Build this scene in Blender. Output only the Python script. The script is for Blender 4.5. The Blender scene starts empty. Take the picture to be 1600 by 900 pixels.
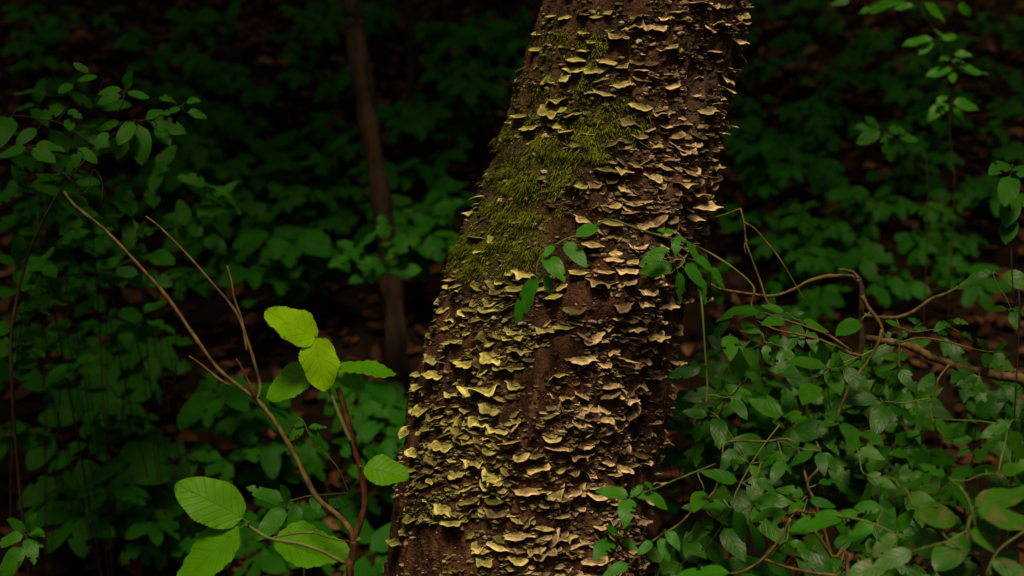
import bpy, math, random
import numpy as np
from mathutils import Vector, Matrix
R = math.radians
sc = bpy.context.scene
COL = sc.collection

# ------------------------------------------------------------------ camera, sky, sun, exposure
CAM = np.array([0.0, 0.0, 1.25]); PITCH = 8.0; LENS = 50.0; SENS = 36.0; K = SENS / LENS
cd = bpy.data.cameras.new('camera'); cam = bpy.data.objects.new('camera', cd); COL.objects.link(cam)
cam.location = CAM; cam.rotation_euler = (R(90 - PITCH), 0, 0)
cd.lens = LENS; cd.sensor_width = SENS; cd.clip_start = 0.02; cd.clip_end = 500
cd.dof.use_dof = True; cd.dof.focus_distance = 1.96; cd.dof.aperture_fstop = 3.4
sc.camera = cam
SUN_EL, SUN_AZ = 62.0, 184.0            # azimuth from +Y towards +X
w = bpy.data.worlds.new('World'); sc.world = w; w.use_nodes = True
wn = w.node_tree.nodes; wl = w.node_tree.links
sky = wn.new('ShaderNodeTexSky'); sky.sky_type = 'NISHITA'; sky.sun_disc = False
sky.sun_elevation = R(SUN_EL); sky.sun_rotation = R(SUN_AZ)
sky.air_density = 0.35; sky.dust_density = 7.0; sky.ozone_density = 0.3
bg = wn['Background']; bg.inputs[1].default_value = 0.05
wl.new(sky.outputs[0], bg.inputs[0])
sd = bpy.data.lights.new('sun', 'SUN'); sd.energy = 4.6; sd.angle = R(14); sd.color = (1.0, 0.87, 0.62)
so = bpy.data.objects.new('sun', sd); COL.objects.link(so)
sdir = Vector((math.sin(R(SUN_AZ)) * math.cos(R(SUN_EL)), math.cos(R(SUN_AZ)) * math.cos(R(SUN_EL)), math.sin(R(SUN_EL))))
so.rotation_euler = sdir.to_track_quat('Z', 'Y').to_euler(); so.location = (-3, -4, 6)
vs = sc.view_settings; vs.view_transform = 'Standard'; vs.look = 'None'; vs.gamma = 1.0; vs.exposure = -0.9
vs.use_curve_mapping = False
vs.use_white_balance = True; vs.white_balance_temperature = 7250; vs.white_balance_tint = 10

# ------------------------------------------------------------------ pixel <-> place
FW = np.array([0, math.cos(R(PITCH)), -math.sin(R(PITCH))]); UP = np.array([0, math.sin(R(PITCH)), math.cos(R(PITCH))])
RT = np.array([1.0, 0, 0])
def px(x, y, d):
    return CAM + FW * d + RT * ((x - 800) / 1600 * K * d) + UP * ((450 - y) / 1600 * K * d)
def proj(P):
    q = P - CAM; d = q @ FW
    return 800 + (q @ RT) / d / K * 1600, 450 - (q @ UP) / d / K * 1600, d

# ------------------------------------------------------------------ numpy noise
_rs = np.random.RandomState(7); _perm = _rs.permutation(256); _perm = np.concatenate([_perm, _perm, _perm])
_gr = _rs.normal(size=(256, 3)); _gr /= np.linalg.norm(_gr, axis=1)[:, None]
def noise(x, y, z):
    x, y, z = np.broadcast_arrays(np.asarray(x, float), np.asarray(y, float), np.asarray(z, float))
    xi, yi, zi = np.floor(x).astype(int), np.floor(y).astype(int), np.floor(z).astype(int)
    xf, yf, zf = x - xi, y - yi, z - zi
    f = lambda t: t * t * t * (t * (t * 6 - 15) + 10)
    u, v, w_ = f(xf), f(yf), f(zf); r = 0
    for dx in (0, 1):
        for dy in (0, 1):
            for dz in (0, 1):
                g = _gr[_perm[_perm[_perm[(xi + dx) & 255] + ((yi + dy) & 255)] + ((zi + dz) & 255)]]
                dot = g[..., 0] * (xf - dx) + g[..., 1] * (yf - dy) + g[..., 2] * (zf - dz)
                r = r + dot * (u if dx else 1 - u) * (v if dy else 1 - v) * (w_ if dz else 1 - w_)
    return r * 1.6
def fbm(x, y, z, o=4):
    r = 0; a = 1.0
    for i in range(o):
        r = r + a * noise(x * 2 ** i, y * 2 ** i, z * 2 ** i + 13 * i); a *= 0.5
    return r

# ------------------------------------------------------------------ mesh helpers
def mesh_from(name, V, F, mat=None, smooth=True, attrs=None, uv=None):
    me = bpy.data.meshes.new(name)
    me.from_pydata([tuple(v) for v in np.asarray(V).tolist()], [], [tuple(f) for f in F])
    if smooth: me.polygons.foreach_set('use_smooth', [True] * len(me.polygons))
    if attrs:
        for k, a in attrs.items():
            a = np.asarray(a, float)
            if a.ndim == 1:
                at = me.attributes.new(k, 'FLOAT', 'POINT'); at.data.foreach_set('value', a)
            else:
                at = me.attributes.new(k, 'FLOAT_COLOR', 'POINT')
                at.data.foreach_set('color', np.concatenate([a, np.ones((len(a), 1))], 1).ravel())
    if uv is not None:
        l = me.uv_layers.new(name='UVMap'); idx = np.zeros(len(me.loops), int); me.loops.foreach_get('vertex_index', idx)
        l.data.foreach_set('uv', np.asarray(uv)[idx].ravel())
    if mat: me.materials.append(mat)
    me.update()
    return me
def obj(name, me, parent=None, mw=None):
    o = bpy.data.objects.new(name, me); COL.objects.link(o)
    if mw is not None: o.matrix_world = mw
    if parent:
        o.parent = parent
        m = o.matrix_basis.copy(); m.translation = m.translation - parent.location; o.matrix_basis = m
    return o
def tag(o, label=None, cat=None, group=None, kind=None):
    if label: o['label'] = label
    if cat: o['category'] = cat
    if group: o['group'] = group
    if kind: o['kind'] = kind
    return o
def thing(name, label, cat, loc, group=None):
    o = bpy.data.objects.new(name, None); COL.objects.link(o); o.location = loc; o.empty_display_size = 0.05
    return tag(o, label, cat, group)
def nrm(v):
    v = np.asarray(v, float); return v / (np.linalg.norm(v) + 1e-12)
def catmull(P, n=6):
    P = [np.asarray(p, float) for p in P]
    if len(P) < 3: return [P[0] + (P[-1] - P[0]) * t for t in np.linspace(0, 1, n + 1)]
    Q = [2 * P[0] - P[1]] + P + [2 * P[-1] - P[-2]]; out = []
    for i in range(1, len(Q) - 2):
        a, b, c, d = Q[i - 1:i + 3]
        for t in np.arange(n) / n:
            out.append(0.5 * ((2 * b) + (c - a) * t + (2 * a - 5 * b + 4 * c - d) * t * t + (3 * b - a - 3 * c + d) * t ** 3))
    out.append(P[-1]); return out
def tube(V, F, pts, r0, r1, sides=6, knob=0.0, seed=0):
    """append a tapered tube along pts to the vertex and face lists"""
    rg = random.Random(seed); n = len(pts); pts = np.asarray(pts)
    ref = np.array([0.31, -0.8, 0.5]); base = len(V)
    for i in range(n):
        t = nrm(pts[min(i + 1, n - 1)] - pts[max(i - 1, 0)]); a = nrm(np.cross(t, ref)); b = np.cross(t, a)
        rad = (r0 + (r1 - r0) * i / max(n - 1, 1)) * (1 + knob * rg.uniform(-1, 1.3))
        for k in range(sides):
            an = 2 * math.pi * k / sides; V.append(pts[i] + rad * (a * math.cos(an) + b * math.sin(an)))
    for i in range(n - 1):
        for k in range(sides):
            k2 = (k + 1) % sides
            F.append((base + i * sides + k, base + i * sides + k2, base + (i + 1) * sides + k2, base + (i + 1) * sides + k))
    F.append(tuple(base + (n - 1) * sides + k for k in range(sides))); F.append(tuple(base + k for k in reversed(range(sides))))

# ------------------------------------------------------------------ materials
def newmat(name):
    m = bpy.data.materials.new(name); m.use_nodes = True
    nt = m.node_tree; return m, nt.nodes, nt.links, nt.nodes['Principled BSDF']
def N(nodes, typ, **kw):
    n = nodes.new(typ)
    for k, v in kw.items(): setattr(n, k, v)
    return n
def math_(nodes, links, op, a, b=None):
    n = nodes.new('ShaderNodeMath'); n.operation = op
    for i, v in enumerate((a, b)):
        if v is None: continue
        if isinstance(v, (int, float)): n.inputs[i].default_value = v
        else: links.new(v, n.inputs[i])
    return n.outputs[0]
def mixc(nodes, links, fac, a, b, blend='MIX'):
    n = nodes.new('ShaderNodeMix'); n.data_type = 'RGBA'; n.blend_type = blend
    for sock, v in ((n.inputs[0], fac), (n.inputs[6], a), (n.inputs[7], b)):
        if isinstance(v, (int, float)): sock.default_value = v
        elif isinstance(v, tuple): sock.default_value = (*v, 1)
        else: links.new(v, sock)
    return n.outputs[2]
def ramp(nodes, links, fac, stops):
    n = nodes.new('ShaderNodeValToRGB'); links.new(fac, n.inputs[0]); e = n.color_ramp.elements
    while len(e) < len(stops): e.new(0.5)
    for el, (p, c) in zip(e, stops): el.position = p; el.color = (*c, 1) if len(c) == 3 else c
    return n.outputs[0]

def leaf_mat(name, ca, cb, trans=0.35, veins=7.0, rough=0.42, blotch=None, spec=0.3, veinc=1.5, bump=0.25):
    m, nd, lk, bs = newmat(name)
    oi = N(nd, 'ShaderNodeObjectInfo'); uv = N(nd, 'ShaderNodeUVMap'); sp = N(nd, 'ShaderNodeSeparateXYZ'); lk.new(uv.outputs[0], sp.inputs[0])
    ua = math_(nd, lk, 'ABSOLUTE', math_(nd, lk, 'MULTIPLY', math_(nd, lk, 'SUBTRACT', sp.outputs[0], 0.5), 2.0))
    mid = math_(nd, lk, 'SUBTRACT', 1.0, math_(nd, lk, 'MULTIPLY', ua, 22.0)); mid = math_(nd, lk, 'MAXIMUM', mid, 0.0)
    ph = math_(nd, lk, 'SUBTRACT', math_(nd, lk, 'MULTIPLY', sp.outputs[1], veins), math_(nd, lk, 'MULTIPLY', math_(nd, lk, 'POWER', ua, 0.8), 1.9))
    tri = math_(nd, lk, 'PINGPONG', ph, 0.5)
    lat = math_(nd, lk, 'MAXIMUM', math_(nd, lk, 'SUBTRACT', 1.0, math_(nd, lk, 'MULTIPLY', tri, 9.0)), 0.0)
    lat = math_(nd, lk, 'MULTIPLY', lat, 0.7)
    vein = math_(nd, lk, 'MAXIMUM', mid, lat)
    tc = N(nd, 'ShaderNodeTexCoord'); no = N(nd, 'ShaderNodeTexNoise'); no.inputs['Scale'].default_value = 5.0; no.inputs['Detail'].default_value = 5.0
    mp = N(nd, 'ShaderNodeVectorMath', operation='ADD'); lk.new(tc.outputs['Object'], mp.inputs[0])
    cx = N(nd, 'ShaderNodeCombineXYZ'); lk.new(math_(nd, lk, 'MULTIPLY', oi.outputs['Random'], 50.0), cx.inputs[0]); lk.new(cx.outputs[0], mp.inputs[1])
    lk.new(mp.outputs[0], no.inputs['Vector'])
    c = mixc(nd, lk, oi.outputs['Random'], ca, cb)
    c = mixc(nd, lk, math_(nd, lk, 'MULTIPLY', math_(nd, lk, 'SUBTRACT', no.outputs[0], 0.35), 0.9), c, tuple(0.62 * x for x in ca))
    c = mixc(nd, lk, math_(nd, lk, 'MULTIPLY', vein, 0.24), c, tuple(min(1, veinc * x + 0.01) for x in cb))
    n6 = N(nd, 'ShaderNodeTexNoise'); n6.inputs['Scale'].default_value = 11.0; lk.new(mp.outputs[0], n6.inputs['Vector'])
    c = mixc(nd, lk, ramp(nd, lk, n6.outputs[0], [(0.68, (0,) * 3), (0.73, (0.7,) * 3)]), c, (0.085, 0.06, 0.018))
    if blotch:
        n2 = N(nd, 'ShaderNodeTexNoise'); n2.inputs['Scale'].default_value = 2.2; lk.new(mp.outputs[0], n2.inputs['Vector'])
        bl = ramp(nd, lk, n2.outputs[0], [(0.54, (0, 0, 0)), (0.72, (1, 1, 1))])
        c = mixc(nd, lk, bl, c, blotch)
    lk.new(c, bs.inputs['Base Color']); bs.inputs['Roughness'].default_value = rough; bs.inputs['Specular IOR Level'].default_value = spec
    bp = N(nd, 'ShaderNodeBump'); bp.inputs['Strength'].default_value = bump; bp.inputs['Distance'].default_value = 0.002
    h = math_(nd, lk, 'ADD', math_(nd, lk, 'MULTIPLY', vein, -1.0), math_(nd, lk, 'MULTIPLY', no.outputs[0], 0.6))
    lk.new(h, bp.inputs['Height']); lk.new(bp.outputs[0], bs.inputs['Normal'])
    tr = N(nd, 'ShaderNodeBsdfTranslucent'); tcx = mixc(nd, lk, 1.0, c, (1.5, 1.5, 0.6), 'MULTIPLY'); lk.new(tcx, tr.inputs[0])
    mx = N(nd, 'ShaderNodeMixShader'); mx.inputs[0].default_value = trans
    lk.new(bs.outputs[0], mx.inputs[1]); lk.new(tr.outputs[0], mx.inputs[2]); lk.new(mx.outputs[0], nd['Material Output'].inputs[0])
    return m
def noise_mat(name, stops, scale=30.0, stretch=(1, 1, 1), rough=0.8, bump=0.5, dist=0.004, detail=6.0, spec=0.25):
    m, nd, lk, bs = newmat(name)
    tc = N(nd, 'ShaderNodeTexCoord'); mp = N(nd, 'ShaderNodeMapping'); mp.inputs['Scale'].default_value = stretch
    lk.new(tc.outputs['Object'], mp.inputs[0])
    no = N(nd, 'ShaderNodeTexNoise'); no.inputs['Scale'].default_value = scale; no.inputs['Detail'].default_value = detail; lk.new(mp.outputs[0], no.inputs['Vector'])
    lk.new(ramp(nd, lk, no.outputs[0], stops), bs.inputs['Base Color'])
    bp = N(nd, 'ShaderNodeBump'); bp.inputs['Strength'].default_value = bump; bp.inputs['Distance'].default_value = dist
    lk.new(no.outputs[0], bp.inputs['Height']); lk.new(bp.outputs[0], bs.inputs['Normal'])
    bs.inputs['Roughness'].default_value = rough; bs.inputs['Specular IOR Level'].default_value = spec
    return m
M = {}
M['young'] = leaf_mat('young_leaf', (0.25, 0.57, 0.006), (0.30, 0.62, 0.007), 0.36, 6.0, 0.55, veinc=0.45, bump=0.35, spec=0.12)
M['broad'] = leaf_mat('broad_leaf', (0.085, 0.30, 0.005), (0.12, 0.35, 0.006), 0.28, 8.0, 0.5, veinc=0.5, bump=0.4, spec=0.15)
M['shrub'] = leaf_mat('shrub_leaf', (0.012, 0.105, 0.005), (0.046, 0.190, 0.008), 0.30, 6.0, 0.40, veinc=1.4, spec=0.25)
M['vine'] = leaf_mat('vine_leaf', (0.028, 0.20, 0.006), (0.045, 0.24, 0.007), 0.30, 5.0, 0.45, veinc=1.4)
M['browned'] = leaf_mat('browned_leaf', (0.035, 0.15, 0.01), (0.06, 0.18, 0.012), 0.25, 6.0, 0.4, blotch=(0.17, 0.15, 0.05))
M['under'] = leaf_mat('undergrowth_leaf', (0.014, 0.130, 0.006), (0.028, 0.175, 0.008), 0.30, 6.0, 0.5, spec=0.12)
M['edge'] = leaf_mat('edge_leaf', (0.016, 0.120, 0.005), (0.030, 0.160, 0.007), 0.30, 6.0, 0.5, spec=0.12)
M['canopy'] = leaf_mat('canopy_leaf', (0.02, 0.10, 0.012), (0.04, 0.14, 0.02), 0.3, 5.0, 0.5)
M['tan_twig'] = noise_mat('tan_twig', [(0.32, (0.055, 0.032, 0.012)), (0.68, (0.23, 0.150, 0.050))], 110, (1, 1, 0.35), 0.65, 0.8, 0.004)
M['red_twig'] = noise_mat('red_twig', [(0.32, (0.035, 0.010, 0.004)), (0.68, (0.16, 0.052, 0.020))], 110, (1, 1, 0.3), 0.6, 0.8, 0.004)
M['green_twig'] = noise_mat('green_twig', [(0.3, (0.08, 0.12, 0.02)), (0.7, (0.19, 0.21, 0.05))], 60, (1, 1, 0.35), 0.6, 0.3, 0.001)
M['dark_twig'] = noise_mat('dark_twig', [(0.3, (0.02, 0.010, 0.005)), (0.7, (0.07, 0.038, 0.018))], 60, (1, 1, 0.3), 0.75, 0.4, 0.002)
M['thin_bark'] = noise_mat('thin_bark', [(0.35, (0.012, 0.006, 0.003)), (0.65, (0.050, 0.027, 0.012))], 40, (1, 1, 0.25), 0.85, 1.0, 0.012)
M['soil'] = noise_mat('soil', [(0.3, (0.006, 0.0035, 0.002)), (0.7, (0.022, 0.011, 0.005))], 14, (1, 1, 1), 0.95, 0.8, 0.02, spec=0.1)
M['bud'] = noise_mat('bud', [(0.3, (0.36, 0.36, 0.03)), (0.7, (0.5, 0.48, 0.06))], 40, (1, 1, 1), 0.5, 0.2, 0.001)

def attr_mat(name, rough, scale, lo, hi, bump=0.6, dist=0.002, trans=0.0, spec=0.2):
    """colour from the point attribute 'tint', broken up by noise"""
    m, nd, lk, bs = newmat(name)
    at = N(nd, 'ShaderNodeAttribute', attribute_name='tint'); tc = N(nd, 'ShaderNodeTexCoord')
    no = N(nd, 'ShaderNodeTexNoise'); no.inputs['Scale'].default_value = scale; no.inputs['Detail'].default_value = 5; lk.new(tc.outputs['Object'], no.inputs['Vector'])
    f = ramp(nd, lk, no.outputs[0], [(0.3, (lo,) * 3), (0.7, (hi,) * 3)])
    c = mixc(nd, lk, 1.0, at.outputs['Color'], f, 'MULTIPLY'); lk.new(c, bs.inputs['Base Color'])
    bp = N(nd, 'ShaderNodeBump'); bp.inputs['Strength'].default_value = bump; bp.inputs['Distance'].default_value = dist
    lk.new(no.outputs[0], bp.inputs['Height']); lk.new(bp.outputs[0], bs.inputs['Normal'])
    bs.inputs['Roughness'].default_value = rough; bs.inputs['Specular IOR Level'].default_value = spec
    if trans:
        tr = N(nd, 'ShaderNodeBsdfTranslucent'); lk.new(c, tr.inputs[0]); mx = N(nd, 'ShaderNodeMixShader'); mx.inputs[0].default_value = trans
        lk.new(bs.outputs[0], mx.inputs[1]); lk.new(tr.outputs[0], mx.inputs[2]); lk.new(mx.outputs[0], nd['Material Output'].inputs[0])
    return m
M['moss'] = attr_mat('moss', 0.8, 60, 0.55, 1.35, 0.2, 0.001, 0.3)
M['crust'] = attr_mat('crust', 0.85, 220, 0.5, 1.4, 0.6, 0.001)
M['litter'] = attr_mat('litter', 0.75, 25, 0.5, 1.35, 0.5, 0.004)

def fungus_mat(name, per_object):
    """radial zones: attribute 'zone' 0 at the trunk, 1 at the margin; cap hue from obj.color or the 'tint' attribute"""
    m, nd, lk, bs = newmat(name)
    z = N(nd, 'ShaderNodeAttribute', attribute_name='zone'); un = N(nd, 'ShaderNodeAttribute', attribute_name='pore')
    if per_object: hue = N(nd, 'ShaderNodeObjectInfo').outputs['Color']
    else: hue = N(nd, 'ShaderNodeAttribute', attribute_name='tint').outputs['Color']
    tc = N(nd, 'ShaderNodeTexCoord'); ge = N(nd, 'ShaderNodeNewGeometry')
    no = N(nd, 'ShaderNodeTexNoise'); no.inputs['Scale'].default_value = 90; no.inputs['Detail'].default_value = 6; lk.new(ge.outputs['Position'], no.inputs['Vector'])
    zz = math_(nd, lk, 'ADD', z.outputs['Fac'], math_(nd, lk, 'MULTIPLY', math_(nd, lk, 'SUBTRACT', no.outputs[0], 0.5), 0.30))
    band = ramp(nd, lk, zz, [(0.0, (0.16, 0.14, 0.10)), (0.25, (0.42, 0.40, 0.28)), (0.42, (0.26, 0.25, 0.17)), (0.60, (0.74, 0.72, 0.58)), (0.70, (0.50, 0.48, 0.38)), (0.88, (1.1, 1.06, 1.0)), (1.0, (1.45, 1.36, 1.35))])
    c = mixc(nd, lk, 1.0, hue, band, 'MULTIPLY')
    f = ramp(nd, lk, no.outputs[0], [(0.30, (0.45,) * 3), (0.62, (1.2,) * 3)]); c = mixc(nd, lk, 1.0, c, f, 'MULTIPLY')
    c = mixc(nd, lk, un.outputs['Fac'], c, (0.20, 0.11, 0.055)); lk.new(c, bs.inputs['Base Color'])
    bp = N(nd, 'ShaderNodeBump'); bp.inputs['Strength'].default_value = 0.7; bp.inputs['Distance'].default_value = 0.002
    lk.new(math_(nd, lk, 'ADD', no.outputs[0], math_(nd, lk, 'MULTIPLY', math_(nd, lk, 'SINE', math_(nd, lk, 'MULTIPLY', zz, 32.0)), 0.15)), bp.inputs['Height']); lk.new(bp.outputs[0], bs.inputs['Normal'])
    bs.inputs['Roughness'].default_value = 0.75; bs.inputs['Specular IOR Level'].default_value = 0.2
    return m
M['fungus'] = fungus_mat('bracket_fungus', True); M['fungi'] = fungus_mat('bracket_fungi', False)

def bark_mat():
    m, nd, lk, bs = newmat('red_brown_bark')
    tc = N(nd, 'ShaderNodeTexCoord'); mp = N(nd, 'ShaderNodeMapping'); mp.inputs['Rotation'].default_value = (0, R(-18), 0); mp.inputs['Scale'].default_value = (1, 1, 0.3)
    lk.new(tc.outputs['Object'], mp.inputs[0])
    n1 = N(nd, 'ShaderNodeTexNoise'); n1.inputs['Scale'].default_value = 45; n1.inputs['Detail'].default_value = 8; lk.new(mp.outputs[0], n1.inputs['Vector'])
    n2 = N(nd, 'ShaderNodeTexNoise'); n2.inputs['Scale'].default_value = 9; n2.inputs['Detail'].default_value = 4; lk.new(tc.outputs['Object'], n2.inputs['Vector'])
    n3 = N(nd, 'ShaderNodeTexNoise'); n3.inputs['Scale'].default_value = 160; n3.inputs['Detail'].default_value = 4; lk.new(tc.outputs['Object'], n3.inputs['Vector'])
    a = ramp(nd, lk, n1.outputs[0], [(0.34, (0.020, 0.007, 0.003)), (0.50, (0.075, 0.026, 0.010)), (0.66, (0.175, 0.068, 0.028))])
    b = ramp(nd, lk, n1.outputs[0], [(0.30, (0.030, 0.016, 0.009)), (0.52, (0.090, 0.050, 0.026)), (0.72, (0.16, 0.094, 0.050))])
    dry = N(nd, 'ShaderNodeAttribute', attribute_name='dry'); mo = N(nd, 'ShaderNodeAttribute', attribute_name='moss')
    f = math_(nd, lk, 'MULTIPLY', dry.outputs['Fac'], ramp(nd, lk, n2.outputs[0], [(0.35, (0.2,) * 3), (0.6, (1,) * 3)]))
    c = mixc(nd, lk, f, a, b)
    n4 = N(nd, 'ShaderNodeTexNoise'); n4.inputs['Scale'].default_value = 26; n4.inputs['Detail'].default_value = 7; n4.inputs['Roughness'].default_value = 0.7; lk.new(tc.outputs['Object'], n4.inputs['Vector'])
    c = mixc(nd, lk, ramp(nd, lk, n4.outputs[0], [(0.46, (0,) * 3), (0.60, (0.65,) * 3)]), c, (0.030, 0.014, 0.006))
    st = N(nd, 'ShaderNodeAttribute', attribute_name='strip'); c = mixc(nd, lk, math_(nd, lk, 'MULTIPLY', st.outputs['Fac'], 0.85), c, ramp(nd, lk, n1.outputs[0], [(0.35, (0.05, 0.02, 0.01)), (0.62, (0.19, 0.085, 0.045))]))
    n5 = N(nd, 'ShaderNodeTexNoise'); n5.inputs['Scale'].default_value = 330; n5.inputs['Detail'].default_value = 3; lk.new(tc.outputs['Object'], n5.inputs['Vector'])
    c = mixc(nd, lk, ramp(nd, lk, n5.outputs[0], [(0.60, (0,) * 3), (0.70, (0.55,) * 3)]), c, (0.20, 0.13, 0.075))
    gm = ramp(nd, lk, n3.outputs[0], [(0.35, (0.018, 0.024, 0.003)), (0.65, (0.075, 0.085, 0.010))])
    mf = math_(nd, lk, 'MULTIPLY', mo.outputs['Fac'], ramp(nd, lk, n3.outputs[0], [(0.3, (0.3,) * 3), (0.55, (1,) * 3)]))
    c = mixc(nd, lk, mf, c, gm); lk.new(c, bs.inputs['Base Color'])
    bp = N(nd, 'ShaderNodeBump'); bp.inputs['Strength'].default_value = 1.0; bp.inputs['Distance'].default_value = 0.012
    h = math_(nd, lk, 'ADD', n1.outputs[0], math_(nd, lk, 'ADD', math_(nd, lk, 'MULTIPLY', n3.outputs[0], 0.55), math_(nd, lk, 'ADD', math_(nd, lk, 'MULTIPLY', n5.outputs[0], 0.25), math_(nd, lk, 'MULTIPLY', n4.outputs[0], 0.8)))); lk.new(h, bp.inputs['Height']); lk.new(bp.outputs[0], bs.inputs['Normal'])
    bs.inputs['Roughness'].default_value = 0.72; bs.inputs['Specular IOR Level'].default_value = 0.3
    return m
M['bark'] = bark_mat()

# ------------------------------------------------------------------ forest floor: flat by the tree, then a hillside
def ground(x, y):
    x = np.asarray(x, float); y = np.asarray(y, float)
    s = np.clip(y - 2.0, 0, None)
    z = 0.45 * np.where(s < 0.4, s * s / 0.8, s - 0.2)
    z = z - 0.16 * np.clip(y - 9, 0, None)
    z = z + 0.05 * noise(x * 0.9, y * 0.9, 0.3) + 0.02 * noise(x * 3.1, y * 3.1, 4.3) - 0.03 * np.clip(-y, 0, 20)
    return z
gx = np.concatenate([np.linspace(-60, -4.2, 30), np.linspace(-4, 4, 140), np.linspace(4.2, 60, 30)])
gy = np.concatenate([np.linspace(-40, 1.4, 30), np.linspace(1.5, 8, 130), np.linspace(8.3, 80, 40)])
GX, GY = np.meshgrid(gx, gy); GZ = ground(GX, GY) + 0.006 * noise(GX * 14, GY * 14, 1.0)
nx, ny = len(gx), len(gy)
GF = [(j * nx + i, j * nx + i + 1, (j + 1) * nx + i + 1, (j + 1) * nx + i) for j in range(ny - 1) for i in range(nx - 1)]
tag(obj('forest_floor', mesh_from('forest_floor', np.stack([GX, GY, GZ], -1).reshape(-1, 3), GF, M['soil'])), 'dark brown woodland slope rising behind the tree', 'ground', kind='structure')
def hit_ground(x, y, h=0.0):
    ds = np.arange(1.2, 14, 0.02); P = CAM + ds[:, None] * (FW + (x - 800) / 1600 * K * RT + (450 - y) / 1600 * K * UP)
    k = int(np.argmax(P[:, 2] - ground(P[:, 0], P[:, 1]) < h)); return ds[k], P[k]

# ------------------------------------------------------------------ the fungus tree
AX = [(1008, 0), (985, 100), (960, 200), (936, 300), (902, 400), (868, 500), (843, 600), (823, 700), (806, 800), (796, 900)]
WD = [312, 310, 316, 340, 366, 368, 380, 384, 386, 392]
TD = 2.10
axp = [px(x, y, TD) for x, y in AX][::-1]; axr = [wd * K / 1600 * TD / 2 * 0.985 for wd in WD][::-1]
below = [(axp[0] + np.array([-0.035 - 0.02, 0.02, -1.0 * (axp[0][2] + 0.12)]), axr[0] * 1.55), (axp[0] + np.array([-0.03, 0.01, -0.62 * axp[0][2]]), axr[0] * 1.12)]
above = [(axp[-1] + np.array([0.13, 0.02, 0.5]), axr[-1] * 0.95), (axp[-1] + np.array([0.24, 0.05, 1.1]), 0.13), (axp[-1] + np.array([0.34, 0.1, 2.2]), 0.115), (axp[-1] + np.array([0.42, 0.15, 4.2]), 0.07), (axp[-1] + np.array([0.45, 0.2, 6.0]), 0.03)]
TP = np.array([b[0] for b in below] + axp + [a[0] for a in above]); TR = np.array([b[1] for b in below] + axr + [a[1] for a in above])
def smooth_interp(z, zs, vs_):
    s = 0
    for dz, wgt in ((-0.04, 0.25), (0, 0.5), (0.04, 0.25)): s = s + wgt * np.interp(np.asarray(z) + dz, zs, vs_)
    return s
def axis(z): return smooth_interp(z, TP[:, 2], TP[:, 0]), smooth_interp(z, TP[:, 2], TP[:, 1])
def rad(z): return smooth_interp(z, TP[:, 2], TR)
def on_trunk(x, y):
    """places on the trunk's front seen at pixels: positions, angles, heights"""
    x = np.asarray(x, float); y = np.asarray(y, float); d = np.full(x.shape, TD - 0.15)
    for _ in range(12):
        P = CAM + d[:, None] * (FW + ((x - 800) / 1600 * K)[:, None] * RT + ((450 - y) / 1600 * K)[:, None] * UP); z = P[:, 2]; ax, ay = axis(z); r = rad(z); dx = np.clip(P[:, 0] - ax, -0.992 * r, 0.992 * r)
        yy = ay - np.sqrt(r * r - dx * dx); d = d + (yy - P[:, 1]) / FW[1] * 0.8
    return np.stack([ax + dx, yy, z], -1), np.arctan2(yy - ay, dx), z
MOSS = [((1000, 175), 30, 0.6), ((955, 195), 44, 1.0), ((920, 215), 44, 1.0), ((885, 235), 40, 0.9), ((840, 255), 44, 1.0), ((815, 280), 46, 1.0), ((860, 275), 40, 0.8),
        ((805, 330), 46, 1.0), ((835, 335), 36, 0.7), ((780, 372), 42, 1.0), ((745, 400), 36, 1.0), ((815, 380), 40, 0.9), ((775, 415), 34, 0.9), ((720, 420), 18, 0.8),
        ((800, 215), 30, 0.8), ((880, 80), 34, 0.55), ((925, 70), 34, 0.55), ((870, 140), 40, 0.6), ((940, 110), 30, 0.45), ((840, 180), 40, 0.55), ((970, 60), 24, 0.35), ((905, 165), 30, 0.5), ((850, 300), 50, 0.5), ((900, 300), 40, 0.35)]
def mossw(x, y):
    s = 0
    for (mx, my), r, a in MOSS: s = np.maximum(s, a * np.exp(-((x - mx) ** 2 + (y - my) ** 2) / (1.1 * r * r)))
    return s
zs = np.concatenate([np.linspace(-0.14, 0.44, 60), np.linspace(0.445, 1.74, 520), np.linspace(1.76, TP[-1, 2] - 0.02, 60)])
th = np.concatenate([np.linspace(-math.pi - 0.12, 0.12, 250), np.linspace(0.12, math.pi - 0.12, 50)[1:-1]])
TH, ZZ = np.meshgrid(th, zs)
def bark_disp(TH, ZZ, strips=False):
    ax, ay = axis(ZZ); r = rad(ZZ); cx, sx_ = np.cos(TH), np.sin(TH)
    # scale the pattern along the leaning grain
    X, Y, Z = cx * r, sx_ * r, ZZ
    d = 0.016 * fbm(X * 7, Y * 7, Z * 3.0, 2)
    rg = 1 - np.abs(noise(X * 26 + 0.6 * noise(X * 9, Y * 9, Z * 9), Y * 26, Z * 6.0)) * 2.2
    d += 0.0115 * np.clip(rg, -0.8, 0.7) + 0.0045 * fbm(X * 55, Y * 55, Z * 22, 3) + 0.0028 * np.abs(fbm(X * 120, Y * 120, Z * 95, 2))
    P = np.stack([ax + X, ay + Y, ZZ], -1); u, v, dd = proj(P)
    front = (TH < 0.15)
    # raised strip of bark below the middle
    cxl = np.interp(v, [540, 620, 690, 740], [850, 838, 822, 800]); d += 0.010 * np.exp(-((u - cxl) / 9) ** 2) * ((v > 545) & (v < 735)) * front
    ms = mossw(u, v) * front
    d += ms * (0.006 + 0.010 * np.clip(noise(X * 34, Y * 34, Z * 30), -0.5, 1))
    strip = np.exp(-((u - cxl) / 10) ** 4) * ((v > 540) & (v < 740)) * front
    return P, d, u, v, ms, strip if strips else front
P, D, U_, V_, MS, FR = bark_disp(TH, ZZ)
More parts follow.
